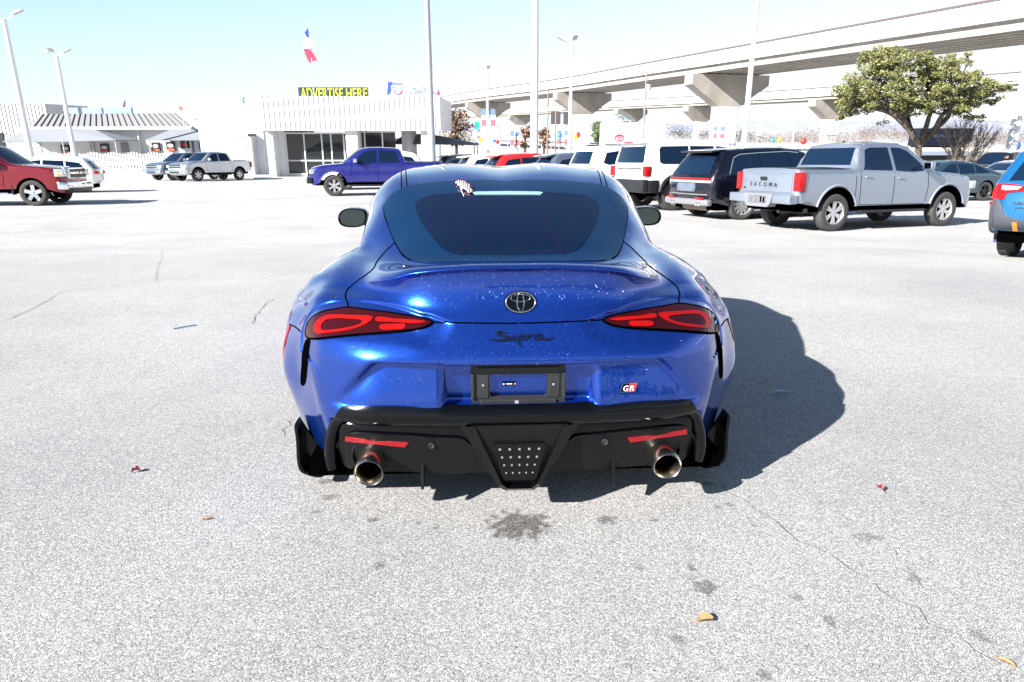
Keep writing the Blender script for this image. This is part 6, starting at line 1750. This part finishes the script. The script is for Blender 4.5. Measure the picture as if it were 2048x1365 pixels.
# overhead sign truss
YG = 150; r = empty('sign_gantry', (at(1200, 262, YG).x, YG, gz(YG)), (0, 0, 0), 'pale blue steel sign gantry truss behind the dealer sign wall', 'gantry')
mb = MB(); p0 = at(1085, 231, YG); p1 = at(1262, 231, YG); q0 = at(1085, 241, YG)
n = 18
for k in range(n):
    x0_ = p0.x + (p1.x - p0.x) * k / n; x1_ = p0.x + (p1.x - p0.x) * (k + 1) / n
    mb.tube([(x0_, YG, q0.z), ((x0_ + x1_) / 2, YG, p0.z), (x1_, YG, q0.z)], .07, 4)
mb.tube([(p0.x, YG, p0.z), (p1.x, YG, p0.z)], .09, 4); mb.tube([(p0.x, YG, q0.z), (p1.x, YG, q0.z)], .09, 4)
child(mb.build('truss', mat('gantry_blue', (.35, .55, .65), rough=.5)), r)
for x_ in (p0.x, p1.x): child(MB().tube([(x_, YG, gz(YG)), (x_, YG, p0.z)], .16, 6).build('leg', MATS['gantry_blue']), r)

# dark wood behind the camera, seen only in reflections
rnd = random.Random(9); mb = MB()
for k in range(46):
    x = 2 + k * 1.1 + rnd.uniform(-.6, .6); y = -26 - rnd.uniform(0, 5) + .15 * k; h = rnd.uniform(4.0, 7.5)
    mb.tube([(x, y, 0), (x, y, h * .6)], [.16, .08], 5)
    for q in range(6): leaves(mb, Vector((x + rnd.uniform(-.8, .8), y + rnd.uniform(-.6, .6), h * rnd.uniform(.35, 1))), 1.1, 26, .3, rnd, .8)
tag(mb.build('wood', mat('wood_dark_green', (.03, .04, .02), rough=.8)), kind='stuff')
# far scrub and hills -------------------------------------------------------------------------
rnd = random.Random(5); sc_m = leaf_mat('scrub_leaf', (.10, .072, .062), (.19, .145, .13))
mb = MB()
for k in range(520):
    px = rnd.uniform(1290, 2060); Y = rnd.uniform(128, 175)
    hgt = 266 + 5 * math.sin(px * .013) + 4 * math.sin(px * .045 + 1) + (12 if px < 1330 else 0)
    c = at(px, hgt + rnd.uniform(0, 14), Y); c.z = min(c.z, CAM_H + 2.5)
    leaves(mb, c, 1.6, 60, .10, rnd, .9)
tag(mb.build('scrub', sc_m), kind='stuff')
def hills(name, Y, amp, base, col, seed):
    rnd = random.Random(seed); V = []; F = []; n = 160
    for i in range(n + 1):
        X = -Y * 1.6 + 3.2 * Y * i / n; u = X / Y
        h = base + amp * (.5 * math.sin(u * 3.1 + seed) + .3 * math.sin(u * 7.7 + seed * 2) + .12 * math.sin(u * 23 + seed) + .06 * math.sin(u * 61))
        h = max(h, 1); V += [(X, Y, -10), (X, Y + h * 3, h), (X, Y + h * 9, -10)]
    for i in range(n):
        a = 3 * i; F += [(a, a + 3, a + 4, a + 1), (a + 1, a + 4, a + 5, a + 2)]
    tag(mesh(name, V, F, mat(name + '_cover', col, rough=1, noise=.3, nscale=.02), None, True), kind='structure')
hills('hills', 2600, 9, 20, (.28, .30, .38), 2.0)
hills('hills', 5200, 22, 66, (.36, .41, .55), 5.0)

# litter and leaves on the asphalt -------------------------------------------------------------
def leaf_obj(name, label, px, py, L, Wd, rot, m, curl=.012, cat='leaf', lobes=0):
    g = on_ground(px, py); V = []; F = []; n = 10
    for i in range(n + 1):
        t = i / n; w = Wd * (math.sin(math.pi * min(1, t * .96 + .03)) ** .8) * (1 + (.45 * math.sin(t * math.pi * lobes) if lobes else 0))
        for j in (-1, -.5, 0, .5, 1):
            V.append(((t - .5) * L, j * w / 2, .004 + curl * abs(j) + curl * .8 * math.sin(t * 3)))
    for i in range(n):
        for j in range(4): a = i * 5 + j; F.append((a, a + 5, a + 6, a + 1))
    k = len(V); V += [(a, b, c - .0015) for a, b, c in V]; F += [tuple(q + k for q in reversed(f)) for f in F]
    mb = MB(); mb.add(V, F); mb.tube([(-L * .5, 0, .008), (-L * .75, .004, .006)], [.0015, .001], 4)
    o = mb.build(name, m, None, True); o.location = g; o.rotation_euler = (0, 0, rot); tag(o, label, cat)
leaf_tan = mat('leaf_tan', (.36, .19, .08), rough=.6, noise=.3, nscale=30); leaf_red = mat('leaf_red', (.20, .03, .05), rough=.6, noise=.4, nscale=40)
leaf_obj('fallen_leaf', 'tan fallen leaf on the asphalt at the bottom right of centre', 1410, 1253, .05, .034, .1, leaf_tan)
leaf_obj('fallen_leaf', 'small dark red leaf on the asphalt left of the coupe', 273, 948, .036, .026, .3, leaf_red, .014, lobes=3)
leaf_obj('fallen_leaf', 'small crimson leaf on the asphalt right of the coupe shadow', 1760, 982, .034, .026, 1.9, leaf_red, .012, lobes=3)
leaf_obj('fallen_leaf', 'narrow yellow leaf lying in the crack at the bottom right corner', 2012, 1330, .045, .018, -.9, leaf_tan, .006)
leaf_obj('fallen_leaf', 'pale orange flake on the asphalt left of the coupe', 415, 1045, .03, .012, .4, leaf_tan, .004)
leaf_obj('paper_scrap', 'pale scrap lying inside the coupe shadow', 1563, 789, .11, .035, -.1, mat('scrap_pale', (.45, .55, .65), rough=.6), .01, 'litter')
a = on_ground(348, 660); b = on_ground(393, 652)
mb = MB().tube([a + Vector((0, 0, .006)), a.lerp(b, .5) + Vector((0, .004, .008)), b + Vector((0, 0, .006))], .0045, 6); tag(mb.build('drinking_straw', mat('straw_blue', (.03, .22, .42), rough=.4), None, True), 'thin blue stick lying on the asphalt left of the coupe', 'litter')
# curled striped leaf on the rear window
p = hit(930, 379); w2 = CARM @ p
mb = MB(); V = []; F = []; n = 12; e0 = CARM @ hit(915, 368); e1 = CARM @ hit(943, 390); ax = (e1 - e0); up_ = Vector((0, -.35, .94)); sd = ax.cross(up_).normalized()
lr = mat('striped_leaf', (.42, .03, .03), rough=.5)
nn_ = lr.node_tree.nodes; ll_ = lr.node_tree.links; wv = nn_.new('ShaderNodeTexWave'); wv.inputs['Scale'].default_value = 26; wv.inputs['Distortion'].default_value = 3
tcc = nn_.new('ShaderNodeTexCoord'); ll_.new(tcc.outputs['Object'], wv.inputs['Vector']); rpp = nn_.new('ShaderNodeValToRGB'); rpp.color_ramp.elements[0].position = .45; rpp.color_ramp.elements[0].color = (.36, .015, .02, 1); rpp.color_ramp.elements[1].position = .6; rpp.color_ramp.elements[1].color = (.70, .55, .5, 1); ll_.new(wv.outputs[0], rpp.inputs[0]); ll_.new(rpp.outputs[0], nn_['Principled BSDF'].inputs['Base Color'])
for i in range(n + 1):
    t = i / n; c = e0 + ax * t + up_ * (.012 + .012 * math.sin(t * math.pi)); w = .016 * math.sin(math.pi * (t * .9 + .05)) ** .5 * (1 + .35 * math.sin(t * 22))
    for k in range(6):
        an = k / 5 * math.pi * 1.3 - .3; V.append(c + sd * w * math.cos(an) * 1.4 + up_ * w * math.sin(an) * .8)
for i in range(n):
    for k in range(5): q = i * 6 + k; F.append((q, q + 6, q + 7, q + 1))
mb.add(V, F); s0 = CARM @ hit(920, 377); s1 = CARM @ hit(928, 396); mb2 = MB().tube([s0 + up_ * .012, s1 + up_ * .006], .0022, 5)
lfo = mb.build('curled_leaf', lr, None, True); tag(lfo, 'curled red and white striped leaf stuck to the top of the rear window', 'leaf')
o = mb2.build('leaf_stalk', mat('stalk_pale', (.6, .55, .5), rough=.5), None, True); o.parent = lfo

# cracks in the asphalt: thin dark sheets a few millimetres above it
def crack(pts, w0, seed, m):
    rnd = random.Random(seed); P_ = [on_ground(*p) for p in pts]; Q = []
    for i in range(len(P_) - 1):
        n = max(2, int((P_[i + 1] - P_[i]).length / .05))
        for k in range(n):
            q = P_[i].lerp(P_[i + 1], k / n); dirv = (P_[i + 1] - P_[i]).normalized(); sd_ = Vector((-dirv.y, dirv.x, 0)); q += sd_ * rnd.gauss(0, .012); q.z = gz(q.y) + .004; Q.append(q)
    V = []; F = []
    for i, q in enumerate(Q):
        dirv = (Q[min(i + 1, len(Q) - 1)] - Q[max(0, i - 1)]).normalized(); sd_ = Vector((-dirv.y, dirv.x, 0)); w = w0 * rnd.uniform(.08, .75)
        V += [q + sd_ * w, q - sd_ * w]
    for i in range(len(Q) - 1): F.append((2 * i, 2 * i + 1, 2 * i + 3, 2 * i + 2))
    return V, F
cr = MB()
for i, (pts, w) in enumerate((([(1440,975),(1530,1030),(1600,1085),(1690,1135),(1760,1185),(1860,1250),(1960,1305),(2048,1362)], .0035), ([(1480,780),(1560,755),(1640,745),(1700,738)], .004), ([(20,640),(90,605),(120,585),(260,572),(320,565)], .006), ([(315,565),(312,540),(325,515),(322,500)], .005), ([(505,648),(520,620),(548,598)], .006), ([(560,880),(575,845),(590,835)], .004), ([(330,560),(450,560),(545,558),(610,540)], .005), ([(1550,955),(1610,985),(1680,1040),(1790,1110),(1850,1190)], .0016))):
    V, F = crack(pts, w, i, None); cr.add(V, F)
tag(cr.build('asphalt_crack', mat('crack_dark', (.13, .125, .12), rough=.9)), kind='structure')
cj = MB()
for i, (pts, w) in enumerate((([(-20,431),(150,421),(300,412),(460,403),(620,396)], .03), ([(-60,470),(300,452)], .008))):
    P_ = [on_ground(*p) for p in pts]; V = []; F = []
    for k, q in enumerate(P_): V += [q + Vector((0, w, .006)), q + Vector((0, -w, .006))]
    for k in range(len(P_) - 1): F.append((2 * k, 2 * k + 1, 2 * k + 3, 2 * k + 2))
    cj.add(V, F)
tag(cj.build('paving_joint', MATS['crack_dark']), kind='structure')
